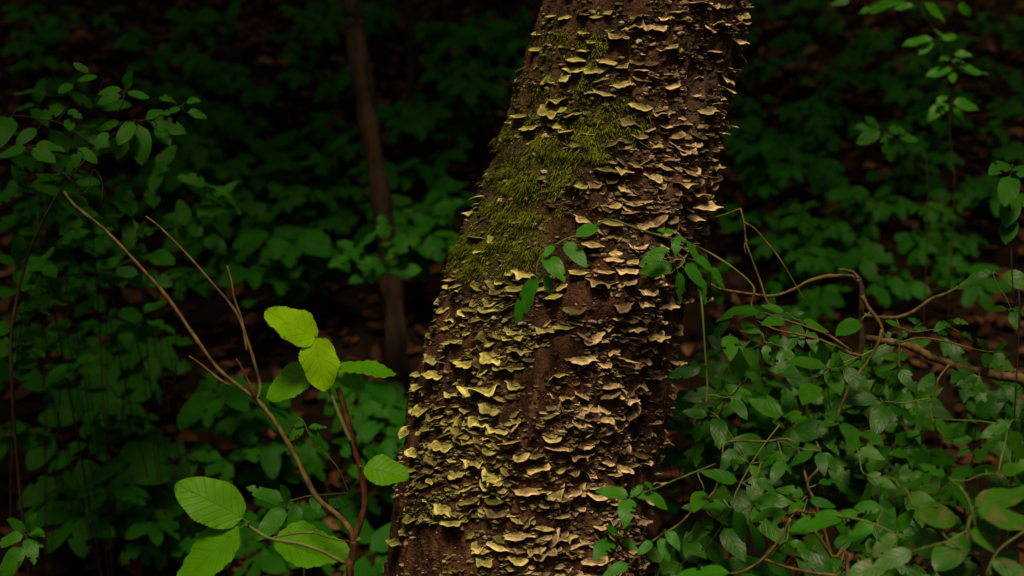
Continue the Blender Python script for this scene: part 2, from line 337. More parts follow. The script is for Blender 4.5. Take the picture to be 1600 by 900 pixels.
Rr = np.stack([np.cos(TH), np.sin(TH), np.full_like(TH, 0.0)], -1)
TV = (P + Rr * D[..., None]).reshape(-1, 3)
dry = np.clip((U_ - (1010 - V_ * 0.16)) / 60, 0, 1) * np.clip(1.4 - V_ / 520, 0.15, 1)
STR = bark_disp(TH, ZZ, True)[5]
nt_, nz_ = len(th), len(zs)
TF = [(j * nt_ + i, j * nt_ + (i + 1) % nt_, (j + 1) * nt_ + (i + 1) % nt_, (j + 1) * nt_ + i) for j in range(nz_ - 1) for i in range(nt_)]
tree = thing('fungus_tree', 'thick leaning red-brown trunk with green moss and hundreds of bracket fungi', 'tree', (float(TP[0, 0]), float(TP[0, 1]), 0.0))
tm = mesh_from('trunk', TV, TF, M['bark'], attrs={'moss': (MS > 0.02).ravel() * MS.ravel(), 'dry': (dry * FR).ravel(), 'strip': STR.ravel()})
obj('trunk', tm, tree)
def trunk_many(xs, ys):
    p, t, z = on_trunk(xs, ys); _, d, _, _, _, _ = bark_disp(t[None], z[None])
    n = np.stack([np.cos(t), np.sin(t), 0 * t], -1); return p + n * d[0][:, None], n

def bracket(seed, nr, nph, frill=0.5, wide=1.0, thick=0.07, lobes=2.0):
    """a thin shelf: x along the trunk, y outwards, z up; unit half width"""
    rg = np.random.RandomState(seed); ph = np.linspace(-1.72, 1.72, nph + 1)
    k1, k2, k3 = rg.uniform(0, 6.28, 3); out = 0.62 * rg.uniform(0.8, 1.2) * (1 + 0.10 * np.sin(lobes * 2 * ph + k1) + 0.12 * frill * np.sin(5.3 * ph + k2) + 0.09 * frill * np.sin(9.1 * ph + k3) + rg.uniform(-0.03, 0.03, nph + 1))
    V, F, zone, pore = [], [], [], []
    def zf(r, p, kk):
        return 0.16 * (1 - r) * (1 - r) - 0.10 * r * r + frill * r ** 2.2 * (0.22 * np.sin(lobes * 1.5 * p + k2) + 0.16 * np.sin(5.0 * p + k3) + 0.07 * np.sin(10.7 * p + k1))
    rs_ = np.linspace(0, 1, nr + 1) ** 0.8
    def ring(r, dz, pz, zn):
        for j, p in enumerate(ph):
            rr = r * out[j]
            V.append((rr * math.sin(p) * 1.6 * wide, rr * math.cos(p) - 0.05 * (1 - r), zf(r, p, 0) + dz)); zone.append(zn); pore.append(pz)
    for r in rs_: ring(r, 0, 0, r)
    ring(1.0, -thick * 0.55, 0.0, 1.0); ring(0.55, -thick * 1.3, 1, 0.5); ring(0.0, -thick * 4.2, 1, 0.2)
    m_ = nph + 1
    for i in range(nr + 3):
        for j in range(nph): F.append((i * m_ + j, (i + 1) * m_ + j, (i + 1) * m_ + j + 1, i * m_ + j + 1))
    return np.array(V), F, np.array(zone), np.array(pore)
FV = []
for i in range(24):
    fr, wd_, lb = [(0.35, 1.0, 1.0), (0.7, 1.15, 1.6), (1.1, 1.3, 2.0), (0.5, 1.5, 1.3), (0.2, 0.9, 0.8), (1.4, 1.2, 2.4)][i % 6] if i < 18 else (1.3, 1.9 + 0.1 * (i % 3), 3.2)
    V, F, z_, p_ = bracket(100 + i, 4, 18 if i < 18 else 26, fr * 0.85, wd_, 0.085, lb)
    FV.append(mesh_from('bracket_fungus', V, F, M['fungus'], attrs={'zone': z_, 'pore': p_}))
def cap_colour(x, y, rg, dull=0.42):
    l, r_ = np.interp(y, [0, 200, 400, 600, 900], [850, 800, 715, 648, 605]), np.interp(y, [0, 200, 400, 600, 900], [1165, 1120, 1080, 1025, 985])
    t = (x - l) / (r_ - l) + rg.gauss(0, 0.10)
    g, tn = np.array([0.54, 0.50, 0.155]), np.array([0.70, 0.51, 0.29])
    c = g + (tn - g) * min(1, max(0, (t - 0.35) / 0.35)); return c * (rg.uniform(0.28, 0.6) if rg.random() < dull else rg.uniform(0.7, 1.3))
def fungus_matrix(p, n, half, tilt, roll, rg, flat=1.0):
    y = nrm(np.array([n[0], n[1], 0]) + np.array([rg.gauss(0, .18), -abs(rg.gauss(0, .2)) * 0.6, 0])); z = np.array([0, 0, 1.0]); x = np.cross(y, z)
    m = Matrix(((x[0], y[0], z[0]), (x[1], y[1], z[1]), (x[2], y[2], z[2]))).to_4x4()
    m = m @ Matrix.Rotation(-tilt, 4, 'X') @ Matrix.Rotation(roll, 4, 'Y'); m = m @ Matrix.Diagonal((half, half * flat, half * rg.uniform(0.8, 1.3), 1))
    m.translation = Vector(p - y * 0.004); return m
HAND = """874,22,18 893,23,20 921,20,18 950,16,24 990,36,30 918,48,20 1036,28,24 1085,3,26 1105,2,14 1160,8,16 1155,38,14 1139,62,34 1152,60,14 920,74,30 903,90,28 850,102,24 950,93,28
905,103,46 935,105,30 866,113,46 885,117,30 830,108,20 941,122,22 965,128,34 985,128,10 876,154,36 870,165,40 877,190,38 927,141,20 1062,136,12 1065,166,14 1060,180,14 1126,122,28 1125,136,28 1119,148,18 1135,108,14
890,202,20 831,219,22 802,220,18 800,189,14 784,234,14 770,287,22 781,269,12 756,316,20 810,280,26 890,224,18 975,262,28 990,255,20 996,208,26 1020,222,20 1063,222,16 1013,201,18 1015,268,26 1022,286,30
940,296,14 978,292,20 986,301,16 955,315,26 977,313,14 993,314,16 1006,317,16 983,323,16 916,342,38 1028,327,12 1038,338,20 1001,348,24 1020,347,14 977,365,22 928,378,30 960,386,24 1022,376,34 763,387,20
1055,284,40 1085,300,44 1105,275,30 1114,240,12 1106,258,30 1060,300,30 1085,318,40 1050,315,20 717,410,36 702,420,16 803,417,26 823,425,40 785,436,12 728,443,18 744,455,18 767,447,24 692,447,20 700,463,30
812,442,44 803,456,22 862,460,30 873,447,20 907,423,28 957,400,26 979,402,18 943,420,22 972,418,30 935,437,40 970,435,30 953,452,14 995,466,26 731,487,34 766,477,28 707,497,18 750,498,10 682,525,30 715,530,40
737,515,14 851,513,28 884,508,30 920,520,34 942,511,18 960,521,16 958,492,14 975,512,14 905,553,44 955,545,22 686,555,50 735,560,44 775,550,40 810,545,36 760,575,28 795,573,42 660,582,24 664,602,24 715,595,30
757,605,60 690,580,40 664,635,34 870,582,30 775,628,46 860,630,24 945,610,30 965,615,24 985,623,30 940,565,20 1000,600,30 1010,590,20 640,672,30 655,640,32 713,633,14 730,642,22 752,650,28 808,648,24 845,655,18
862,675,24 903,655,26 920,655,24 697,690,40 665,675,24 767,678,24 773,690,18 653,705,32 712,714,16 787,705,12 817,703,20 838,705,40 870,695,40 915,688,30 775,735,30 720,735,30 648,748,20 825,735,30 780,750,30
817,775,14 845,765,24 860,768,30 670,780,20 705,785,40 780,793,46 628,790,18 642,765,20 617,845,36 627,830,24 812,828,46 845,818,30 880,835,36 835,852,24 810,866,26 785,860,16 735,830,30 755,850,30 840,893,28
900,893,18 895,865,18 955,738,20 925,738,14 950,720,18 1040,470,30 1030,500,26 1025,440,24 1048,430,22 1015,540,28 1005,560,26 985,580,24 1045,400,24 1062,350,26 1078,335,30 1098,120,16 1120,190,18 1113,205,20"""
HAND = [tuple(float(v) for v in t.split(',')) for t in HAND.split()]
rf = random.Random(11)
def fdens(x, y):
    """how thickly the brackets sit, by place on the trunk"""
    l, r_ = np.interp(y, [0, 200, 400, 600, 900], [842, 790, 703, 636, 593]), np.interp(y, [0, 200, 400, 600, 900], [1172, 1132, 1098, 1050, 1012]); t = (x - l) / (r_ - l)
    if not 0.0 <= t <= 1.0: return 0
    right = 0.9 if t > 0.86 else (0.55 if t > 0.7 else 0.25)
    if y < 230: d = max(right, 0.6 if t < 0.12 else (0.4 if t < 0.5 else 0.3))
    elif y < 400: d = 1.0 if t > 0.6 else (0.6 if t > 0.48 else (0.4 if t < 0.1 else 0.12))
    elif y < 500: d = 1.0 if t > 0.64 else (0.5 if t < 0.25 else 0.06)
    elif y < 620: d = 1.0 if t > 0.62 else (1.0 if t < 0.42 else 0.2)
    else: d = 1.0
    if y > 815 and t < 0.36: d = 0.08
    if 545 < y < 720 and abs(x - np.interp(y, [545, 720], [850, 815])) < 16: d = 0
    return d
extra = []
while len(HAND) + len(extra) < 300:
    x, y = rf.uniform(590, 1172), rf.uniform(3, 897)
    if rf.random() < fdens(x, y) and all((x - h[0]) ** 2 + 4 * (y - h[1]) ** 2 > (0.55 * h[2] + 8) ** 2 for h in HAND + extra): extra.append((x, y, rf.uniform(18, 38)))
PX = K / 1600 * 1.95
ALLF = HAND + extra; fp, fn = trunk_many([q[0] for q in ALLF], [q[1] for q in ALLF])
for (x, y, wpx), p, n in zip(ALLF, fp, fn):
    me = FV[rf.randrange(18)] if wpx < 26 else FV[rf.choice([1, 2, 3, 5, 7, 8, 9, 11, 13, 14, 15, 17])]
    if wpx >= 36: me = FV[rf.randrange(18, 24)]
    elif y < 480 and x < 960: me = FV[rf.choice([0, 3, 4, 1, 6, 9, 10])]
    hw = max(abs(v.co.x) for v in me.vertices); half = wpx * PX * 0.70 / hw
    flat = (0.008 + 0.42 * wpx * PX) * rf.uniform(0.85, 1.15) / (half * 0.62)
    o = obj('bracket_fungus', me, tree, fungus_matrix(p, n, half, rf.gauss(0.26 if y < 480 else 0.22, 0.16), rf.gauss(0, 0.14), rf, flat)); o.color = (*cap_colour(x, y, rf, 0.15), 1)
# the smaller ones, too many to pick apart
low = [bracket(300 + i, 2, 10, [0.2, 0.5, 0.8][i % 3], 1.0 + 0.1 * (i % 4), 0.10, 1 + 0.5 * (i % 3)) for i in range(12)]
SV, SF, SZ, SP_, ST = [], [], [], [], []; nb = 0; pts = []
while len(pts) < 1450:
    x, y = rf.uniform(590, 1172), rf.uniform(-10, 905)
    if rf.random() > fdens(x, max(0, min(899, y))): continue
    big = rf.random() < 0.55; sl = rf.gauss(0, 0.22)
    for k in range(rf.randint(1, 9)):                       # one row of caps side by side
        wv = (9 + 19 * rf.random()) if big else (6 + 9 * rf.random()); x += wv * rf.uniform(0.45, 0.85); y += sl * wv * 0.6 + rf.gauss(0, 1.6)
        if fdens(x, max(0, min(899, y))) > 0.05: pts.append((x, y, wv))
ps, ns = trunk_many([p[0] for p in pts], [p[1] for p in pts])
for (x, y, wpx), p, n in zip(pts, ps, ns):
    V, F, z_, pz = low[rf.randrange(12)]; half = 0.5 * PX * wpx
    m = np.array(fungus_matrix(p, n, half, rf.gauss(0.28, 0.25), rf.gauss(0, 0.3), rf, (0.006 + 0.42 * wpx * PX) * rf.uniform(0.8, 1.2) / (half * 0.62)))
    SV.append(V @ m[:3, :3].T + m[:3, 3]); SF += [tuple(a + nb for a in f) for f in F]; SZ.append(z_); SP_.append(pz); ST.append(np.tile(cap_colour(x, y, rf) * rf.uniform(0.5, 0.95), (len(V), 1))); nb += len(V)
tag(obj('small_bracket_fungi', mesh_from('small_bracket_fungi', np.concatenate(SV), SF, M['fungi'], attrs={'zone': np.concatenate(SZ), 'pore': np.concatenate(SP_), 'tint': np.concatenate(ST)}), tree), kind='stuff')
# crumbs of lichen, young caps and flaking bark
ico_v = np.array([(0, 0, 1), (.89, 0, .45), (.28, .85, .45), (-.72, .53, .45), (-.72, -.53, .45), (.28, -.85, .45), (.72, .53, -.45), (-.28, .85, -.45), (-.89, 0, -.45), (-.28, -.85, -.45), (.72, -.53, -.45), (0, 0, -1)])
ico_f = [(0, 1, 2), (0, 2, 3), (0, 3, 4), (0, 4, 5), (0, 5, 1), (1, 6, 2), (2, 7, 3), (3, 8, 4), (4, 9, 5), (5, 10, 1), (6, 7, 2), (7, 8, 3), (8, 9, 4), (9, 10, 5), (10, 6, 1), (11, 7, 6), (11, 8, 7), (11, 9, 8), (11, 10, 9), (11, 6, 10)]
CV, CF, CT = [], [], []; nb = 0; pts = []
rn = np.random.RandomState(5)
while len(pts) < 9000:
    x, y = rf.uniform(590, 1172), rf.uniform(-5, 905); l, r_ = np.interp(y, [0, 200, 400, 600, 900], [845, 795, 708, 640, 597]), np.interp(y, [0, 200, 400, 600, 900], [1170, 1128, 1094, 1045, 1005])
    if not l < x < r_: continue
    dn = 0.30 + 0.55 * fdens(x, max(0, min(899, y))) + (0.5 if (y < 210 and x > 960) else 0)
    if rf.random() < dn * (noise(x / 26, y / 26, 8.2) > -0.1): pts.append((x, y))
ps, ns = trunk_many([p[0] for p in pts], [p[1] for p in pts])
for (x, y), p, n in zip(pts, ps, ns):
    s = rf.choice([0.0010, 0.0014, 0.0020, 0.0034]) * rf.uniform(0.7, 1.3)
    V = ico_v * s * (1 + rn.uniform(-0.55, 0.45, (12, 1))) * rn.uniform((0.8, 0.7, 0.35), (1.9, 1.4, 0.9)); c = cap_colour(x, y, rf)
    k = rf.random(); c = c * 0.38 if k < 0.45 else (np.array([0.07, 0.045, 0.02]) if k < 0.88 else (np.array([0.42, 0.25, 0.17]) if k < 0.96 else np.array([0.5, 0.40, 0.30])))
    CV.append(V + p + n * s * 0.4); CF += [tuple(a + nb for a in f) for f in ico_f]; nb += 12; CT.append(np.tile(c, (12, 1)))
tag(obj('bark_crumbs', mesh_from('bark_crumbs', np.concatenate(CV), CF, M['crust'], False, attrs={'tint': np.concatenate(CT)}), tree), kind='stuff')
# moss: drooping strands
q = np.random.RandomState(4).uniform((690, 20, 0), (1030, 450, 1), (210000, 3)); wq = mossw(q[:, 0], q[:, 1]) * (0.70 + 0.95 * noise(q[:, 0] / 38, q[:, 1] / 38, 9.1))
pa = q[(wq > 0.2) & (q[:, 2] < wq ** 1.5)][:60000, :2]; clump = noise(pa[:, 0] / 13, pa[:, 1] / 13, 3.3) + 0.6 * noise(pa[:, 0] / 5, pa[:, 1] / 5, 6.1); keep = clump > -0.12; pa = pa[keep]; clump = clump[keep]
ps, ns = trunk_many(pa[:, 0], pa[:, 1])
MV, MF, MT = [], [], []; nb = 0
for p, n, cl, wv in zip(ps, ns, clump, mossw(pa[:, 0], pa[:, 1])):
    L = (0.004 + 0.0068 * wv) * rf.uniform(0.5, 1.3) * (1.9 if rf.random() < 0.06 else 1); sd_ = nrm([-n[1], n[0], 0])
    d0 = nrm(n * rf.uniform(0.5, 1.1) + sd_ * rf.gauss(0, 0.55) + np.array([0, 0, rf.gauss(0.1, 0.4)])); d1 = nrm(d0 + np.array([0, 0, -1.1]) + sd_ * rf.gauss(0, 0.3))
    a = p + n * (-0.002 + 0.006 * max(0, cl)); b = a + d0 * L * 0.5; c = b + d1 * L * 0.6; wv2 = sd_ * rf.uniform(0.0004, 0.0007) + np.array([0, 0, rf.uniform(-.0003, .0003)])
    MV += [a - wv2, a + wv2, b - wv2 * 1.2, b + wv2 * 1.2, c]; MF += [(nb, nb + 1, nb + 3, nb + 2), (nb + 2, nb + 3, nb + 4)]; nb += 5
    k = rf.random(); col = np.array([0.060, 0.090, 0.006]) * (1 - k) + np.array([0.30, 0.34, 0.018]) * k
    MT += [col] * 5
tag(obj('moss', mesh_from('moss', MV, MF, M['moss'], attrs={'tint': np.array(MT)}), tree), kind='stuff')

# ------------------------------------------------------------------ leaves
def leaf_mesh(name, mat, ratio, a, b, nl=9, nw=2, fold=0.25, curl=0.4, wave=0.03, serr=0.0, seed=0, pet=0.10, skew=0.0, rag=0.0):
    """unit length along y, midrib at x = 0, upper side +z; a, b shape the base and the tip"""
    rg = np.random.RandomState(seed); t = np.linspace(0, 1, nl + 1); t = t ** 0.9
    pk = (a / (a + b)) ** a * (b / (a + b)) ** b; hw = ratio / 2 * t ** a * (1 - t) ** b / pk
    if serr: hw = hw * (1 + serr * np.where(np.arange(nl + 1) % 2 == 0, 1, -1) * (t > 0.05) * (t < 0.97))
    hl = hw * (1 + rag * np.sin(t * 13 + seed) + rag * 0.5 * np.sin(t * 23 + 2 * seed)); hw = hw * (1 + rag * np.sin(t * 14 + 3 * seed))
    V, UV, F = [], [], []; ss = np.linspace(-1, 1, 2 * nw + 1); k = rg.uniform(0, 6.28, 3); side = rg.uniform(-0.15, 0.15)
    for i in range(nl + 1):
        for s in ss:
            x = s * (hw[i] if s > 0 else hl[i]) + side * math.sin(t[i] * 3.1) * 0.25 * ratio + skew * t[i] * t[i]
            z = fold * abs(s) * hw[i] * (1 - 0.5 * abs(s)) + wave * abs(s) * math.sin(t[i] * 9 + k[0] + (1.7 if s > 0 else 0)) - 0.016 * math.cos(2 * math.pi * (t[i] * 7 - abs(s) * 1.6)) * abs(s) * ratio
            an = curl * t[i]; yy = math.sin(an) / curl if abs(curl) > 1e-3 else t[i]; zz = -(1 - math.cos(an)) / curl if abs(curl) > 1e-3 else 0
            V.append((x, yy + z * math.sin(an), zz + z * math.cos(an))); UV.append((0.5 + s / 2, t[i]))
    m_ = 2 * nw + 1
    for i in range(nl):
        for j in range(2 * nw): F.append((i * m_ + j, i * m_ + j + 1, (i + 1) * m_ + j + 1, (i + 1) * m_ + j))
    if seed % 28 in (8, 22) and nl < 15:
        for i in rg.choice(np.arange(2, nl - 2), 2, replace=False): F.remove((i * m_ + (s0 := int(rg.choice((0, 2 * nw - 1)))), i * m_ + s0 + 1, (i + 1) * m_ + s0 + 1, (i + 1) * m_ + s0))
    nb = len(V); pw = 0.010
    for yy, z in ((-pet, -0.01), (0.05, 0.002)):
        for dx, dz in ((-pw, 0), (0, pw), (pw, 0), (0, -pw)): V.append((dx, yy, z + dz)); UV.append((0.5, 0.0))
    for j in range(4): F.append((nb + j, nb + (j + 1) % 4, nb + 4 + (j + 1) % 4, nb + 4 + j))
    return mesh_from(name, V, F, mat, uv=UV)
LEAF = {}
def family(key, mat, ratio, a, b, n=6, wv=1.0, **kw):
    LEAF[key] = [leaf_mesh('leaf', M[mat], ratio * (0.92 + 0.04 * (i % 5)), a, b, curl=0.15 + 0.22 * (i % 4), fold=0.12 + 0.09 * (i % 3), wave=wv * (0.012 + 0.012 * (i % 3)), seed=i * 7 + 1, skew=(-0.06, 0.0, 0.07)[i % 3], **kw) for i in range(n)]; LEAF[key + '_ratio'] = ratio
family('young', 'young', 0.74, 0.42, 0.62, 4, nl=34, nw=4, serr=0.016, rag=0.06, wv=3.0)
family('broad', 'broad', 0.68, 0.46, 0.66, 6, nl=38, nw=4, serr=0.016, rag=0.03, wv=2.0)
family('shrub', 'shrub', 0.48, 0.55, 0.95, 8)
family('vine', 'vine', 0.50, 0.52, 0.88, 6, nl=12)
family('browned', 'browned', 0.52, 0.50, 0.62, 5, nl=12)
family('under', 'under', 0.56, 0.50, 0.66, 8, nl=7)
family('edge', 'edge', 0.52, 0.52, 0.72, 8, nl=8)

class Plant:
    def __init__(s, name, label, cat, base, group=None, twig='tan_twig', seed=0):
        s.root = thing(name, label, cat, [float(v) for v in base], group); s.base = np.asarray(base, float); s.nodes = []; s.ends = []; s.rg = random.Random(seed); s.twig = twig
    def branch(s, pts, r0, r1, mat=None, name='branch', n=6, knob=0.12, jit=0.0):
        c = catmull(pts, n)
        if jit: c = [p + np.array([s.rg.gauss(0, jit), s.rg.gauss(0, jit), s.rg.gauss(0, jit)]) * (0 < i < len(c) - 1) for i, p in enumerate(c)]
        V, F = [], []; tube(V, F, c, r0, r1, 7, knob, s.rg.randrange(9999)); s.nodes += [np.asarray(p) for p in c]
        return obj(name, mesh_from(name, V, F, M[mat or s.twig]), s.root)
    def leaf(s, base, d, n, L, fam, end=True):
        y = nrm(d); z = np.asarray(n, float); z = z - y * (z @ y); z = nrm(z); x = np.cross(y, z)
        m = Matrix(((x[0] * L, y[0] * L, z[0] * L, 0), (x[1] * L, y[1] * L, z[1] * L, 0), (x[2] * L, y[2] * L, z[2] * L, 0), (0, 0, 0, 1)))
        b = base + y * (0.01 if fam == 'young' else 0.08) * L; m.translation = Vector(b)
        o = obj('leaf', LEAF[fam][s.rg.choice((0, 4)) % len(LEAF[fam]) if fam in ('young', 'broad') else s.rg.randrange(len(LEAF[fam]))], s.root, m)
        if end: s.ends.append(base - y * 0.015 * L)
        return o
    def leaf_px(s, bx, by, tx, ty, wpx, d, fam, end=True, down=False):
        """a leaf whose base and tip are seen at two pixels; its tilt follows from how wide it looks"""
        b, t = px(bx, by, d), px(tx, ty, d); v = nrm(b - CAM); e = t - b; Lp = np.linalg.norm(e); e = nrm(e); W = wpx * K / 1600 * d; ra = LEAF[fam + '_ratio']
        if W <= ra * Lp:
            ro = min(1.25, math.acos(W / (ra * Lp))); q = [np.array(Matrix.Rotation(sg * ro, 3, Vector(e)) @ Vector(-v)) for sg in (1, -1)]
            n = (min if down else max)(q, key=lambda a: a[2]); dr = e; L = Lp
        else:
            L = min(W / ra, Lp * 1.9); dr = nrm(e * Lp - v * math.sqrt(L * L - Lp * Lp)); n = -v + np.array([0, 0, 0.9])
        return s.leaf(b, dr, n, L / 0.97, fam, end)
    def twigs(s, r=0.0009, sag=0.10, mat=None, name='twig'):
        """thin shoots from each leaf to the nearest wood"""
        V, F = [], []; nodes = [np.asarray(p) for p in s.nodes] or [s.base]; ends = list(s.ends)
        A = np.array(nodes); best = [(lambda D: (D.min(), int(D.argmin())))(np.linalg.norm(A - e, axis=1)) for e in ends]; left = set(range(len(ends)))
        while left:
            i = min(left, key=lambda k: best[k][0]); left.remove(i); e = ends[i]; a = nodes[best[i][1]]; ln = np.linalg.norm(e - a)
            if ln > 1e-4:
                mids = [a + (e - a) * t + np.array([0, 0, -sag * ln * math.sin(t * 3.14)]) * s.rg.uniform(-0.5, 1.2) for t in (0.33, 0.66)]
                c = catmull([a] + mids + [e], 3); V, F = [], []; tube(V, F, c, r * (1.6 if ln > 0.06 else 1.15), r * 0.8, 5); obj(name, mesh_from(name, V, F, M[mat or s.twig]), s.root)
            else: c = [e]
            k0 = len(nodes); nodes += [np.asarray(q) for q in c[1:]] or [e]; B = np.array(nodes[k0:])
            for k in left:
                D = np.linalg.norm(B - ends[k], axis=1); j = int(D.argmin())
                if D[j] < best[k][0]: best[k] = (D[j], k0 + j)
        s.ends = []
    def spray(s, pts, L, fam, r0=0.0012, gap=0.8, start=0.25, up=0.6, mat=None, n=7, keep=0.93, name='branch', wood=True):
        """a shoot with opposite leaves"""
        c = catmull(pts, n)
        if wood: s.branch(pts, r0, r0 * 0.45, mat, name, n)
        c = np.array(c); seg = np.linalg.norm(np.diff(c, axis=0), axis=1); cum = np.concatenate([[0], np.cumsum(seg)]); T = cum[-1]; q = T * start
        while q <= T + 1e-6:
            p = np.array([np.interp(q, cum, c[:, k]) for k in range(3)]); i = min(len(c) - 2, max(0, int(np.searchsorted(cum, q)) - 1)); t = nrm(c[i + 1] - c[i]); v = nrm(CAM - p)
            nn = nrm(np.array([0, 0, 1.0]) * up + v * (1 - up) * 1.3 + np.array([s.rg.gauss(0, .22), s.rg.gauss(0, .22), s.rg.gauss(0, .15)]))
            sd_ = nrm(np.cross(t, nn)); last = q + gap * L > T
            for sg in (1, -1):
                if s.rg.random() < keep:
                    d = nrm(sd_ * sg * s.rg.uniform(0.8, 1.1) + t * s.rg.uniform(0.3, 0.8) + np.array([0, 0, -s.rg.uniform(0.0, 0.45)]))
                    s.leaf(p, d, nn + np.array([s.rg.gauss(0, .25), s.rg.gauss(0, .25), 0]), L * s.rg.uniform(0.7, 1.12), fam, False)
            if last: s.leaf(p, nrm(t + np.array([0, 0, -0.3])), nn, L * s.rg.uniform(0.6, 1.0), fam, False)
            q += gap * L * s.rg.uniform(0.55, 1.45)

def gp(x, y, dz=0.0): return np.array([x, y, float(ground(x, y)) + dz])
def PL(txt, d, jit=0.0, seed=0):
    """'x,y x,y ...' at depth d; 'x,y,d' overrides"""
    rg = random.Random(seed); o = []
    for t in txt.split():
        v = [float(a) for a in t.split(',')]; o.append(px(v[0], v[1], (v[2] if len(v) > 2 else d) + rg.gauss(0, jit)))
    return o

# ------------------------------------------------------------------ bright-leaved sapling beside the trunk
d = 1.86
b = px(548, 900, d); base = gp(b[0] + 0.01, b[1] + 0.03, -0.01)
S = Plant('sapling', 'forked sapling with glowing yellow-green top leaves beside the trunk', 'sapling', base, seed=3)
S.branch([base, (base + b) / 2 + np.array([0.012, 0, 0])] + PL('548,915 549,880 553,845', d), 0.0056, 0.0044, 'red_twig', 'stem')
S.branch(PL('553,845 547,828 528,805 500,783 482,755 460,710 430,660 402,625 385,612 340,575 300,520 262,465 215,412 165,360 118,322 100,300', d), 0.0040, 0.0017, 'tan_twig', 'stem', 4, 0.13)
S.branch(PL('402,625 407,605 400,575 388,535 375,500 362,478 330,440 290,395 250,355 228,338', d), 0.0024, 0.0012, 'tan_twig', 'branch', 4)
S.branch(PL('386,548 383,530 378,500 366,465 362,440 355,415', d), 0.0018, 0.0010, 'tan_twig', 'branch', 4)
S.branch(PL('358,602 342,592 325,578 310,566 295,556', d), 0.0018, 0.0011, 'tan_twig', 'branch', 4)
S.branch(PL('400,622 388,596 378,575 369,560', d - 0.01), 0.0024, 0.0008, 'red_twig', 'branch', 4)
S.branch(PL('553,845 563,815 570,780 563,730 552,700 545,665 538,640 530,612 527,606', d), 0.0042, 0.0034, 'red_twig', 'stem', 4, 0.10)
S.branch(PL('556,725 552,690 545,660 537,632 531,612', d + 0.02), 0.0034, 0.0030, 'red_twig', 'branch', 4, 0.12)
S.branch(PL('548,690 540,672 530,648 520,622 511,603', d - 0.012), 0.0026, 0.0022, 'green_twig', 'branch', 4)
S.branch(PL('511,605 505,585 494,555 490,532', d - 0.012), 0.0020, 0.0015, 'green_twig', 'branch', 4)
S.branch(PL('513,606 519,594 524,586', d - 0.012), 0.0014, 0.0012, 'green_twig', 'branch', 4)
S.leaf_px(496, 531, 424, 482, 66, d - 0.015, 'young'); S.leaf_px(492, 526, 503, 608, 62, d - 0.02, 'young')
S.leaf_px(497, 572, 421, 612, 50, d + 0.015, 'broad'); S.leaf_px(522, 571, 611, 580, 24, d - 0.01, 'broad')
S.leaf_px(524, 573, 566, 602, 30, d + 0.01, 'broad'); S.leaf_px(564, 728, 632, 742, 48, d - 0.02, 'broad')
S.branch(PL('551,850 545,846 520,842 490,832', d + 0.01), 0.0014, 0.0010, 'tan_twig', 'branch', 4)
S.branch(PL('540,880 520,870 505,862 470,850 440,845 418,840 398,828 384,820', d - 0.05), 0.0026, 0.0020, 'green_twig', 'branch', 4)
S.leaf_px(387, 815, 288, 755, 78, d - 0.06, 'broad'); S.leaf_px(384, 818, 275, 905, 66, d - 0.07, 'broad')
S.leaf_px(418, 842, 536, 862, 56, d + 0.04, 'broad'); S.leaf_px(552, 842, 562, 842, 8, d, 'broad')
S.twigs(0.0012, mat='green_twig')
# slender darker seedling crossing behind its stem
b = px(470, 905, 1.98); base = gp(b[0], b[1] + 0.02)
S = Plant('seedling', 'slim green seedling with small pointed leaves behind the forked sapling', 'sapling', base, twig='green_twig', seed=5)
S.branch([base] + PL('475,905 480,860 470,815 449,788 470,778 490,774 520,772 545,770', 1.98), 0.0016, 0.0009)
for q in ['447,787 390,760 24', '448,790 410,832 32', '465,784 455,832 26', '487,775 498,795 18', '510,780 538,792 12', '452,785 440,760 18']:
    a_, t_, w_ = q.split(); a_ = [float(v) for v in a_.split(',')]; t_ = [float(v) for v in t_.split(',')]; S.leaf_px(*a_, *t_, float(w_), 1.98, 'vine')
S.branch(PL('545,770 530,735 512,712 490,690 480,672 474,658 465,652', 1.98), 0.0010, 0.0006)
for q in ['478,670 446,682 15', '480,668 508,665 9', '482,672 507,698 17', '476,662 460,664 8']:
    a_, t_, w_ = q.split(); a_ = [float(v) for v in a_.split(',')]; t_ = [float(v) for v in t_.split(',')]; S.leaf_px(*a_, *t_, float(w_), 1.98, 'vine')
S.twigs(0.0008)

# ------------------------------------------------------------------ shrub on the far side of the trunk: bare branches, leafy shoots, the vine-like shoot over the bark
d = 2.02
b = px(1640, 930, 2.1); base = gp(b[0], b[1] + 0.05)
S = Plant('leafy_shrub', 'spreading shrub with bare tan branches and pointed green leaves against the trunk', 'shrub', base, seed=9)
S.branch([base, base + np.array([-0.02, 0, 0.25])] + PL('1640,760 1625,650 1603,597 1560,587 1530,580 1487,569 1450,555 1420,540 1385,533 1350,527', 2.06), 0.0085, 0.0050, 'tan_twig', 'stem', 5, 0.14)
S.branch(PL('1340,562 1345,545 1347,527 1345,500 1347,470 1346,452 1342,438 1337,431', 2.05), 0.0052, 0.0042, 'dark_twig', 'branch', 4, 0.12)
S.branch(PL('1342,440 1332,432 1318,431 1290,432 1262,440 1240,452 1210,462 1180,460 1128,452 1110,443', 2.04), 0.0036, 0.0013, 'tan_twig', 'branch', 4, 0.16)
S.branch(PL('1340,436 1334,426 1322,422 1310,421', 2.03), 0.0026, 0.0014, 'tan_twig', 'branch', 3)
S.branch(PL('1347,462 1355,478 1366,492 1376,508 1382,528', 2.03), 0.0034, 0.0022, 'tan_twig', 'branch', 4, 0.16)
S.branch(PL('1378,515 1370,540 1352,570 1330,600 1314,635 1305,660', 2.0), 0.0026, 0.0018, 'tan_twig', 'branch', 4, 0.16)
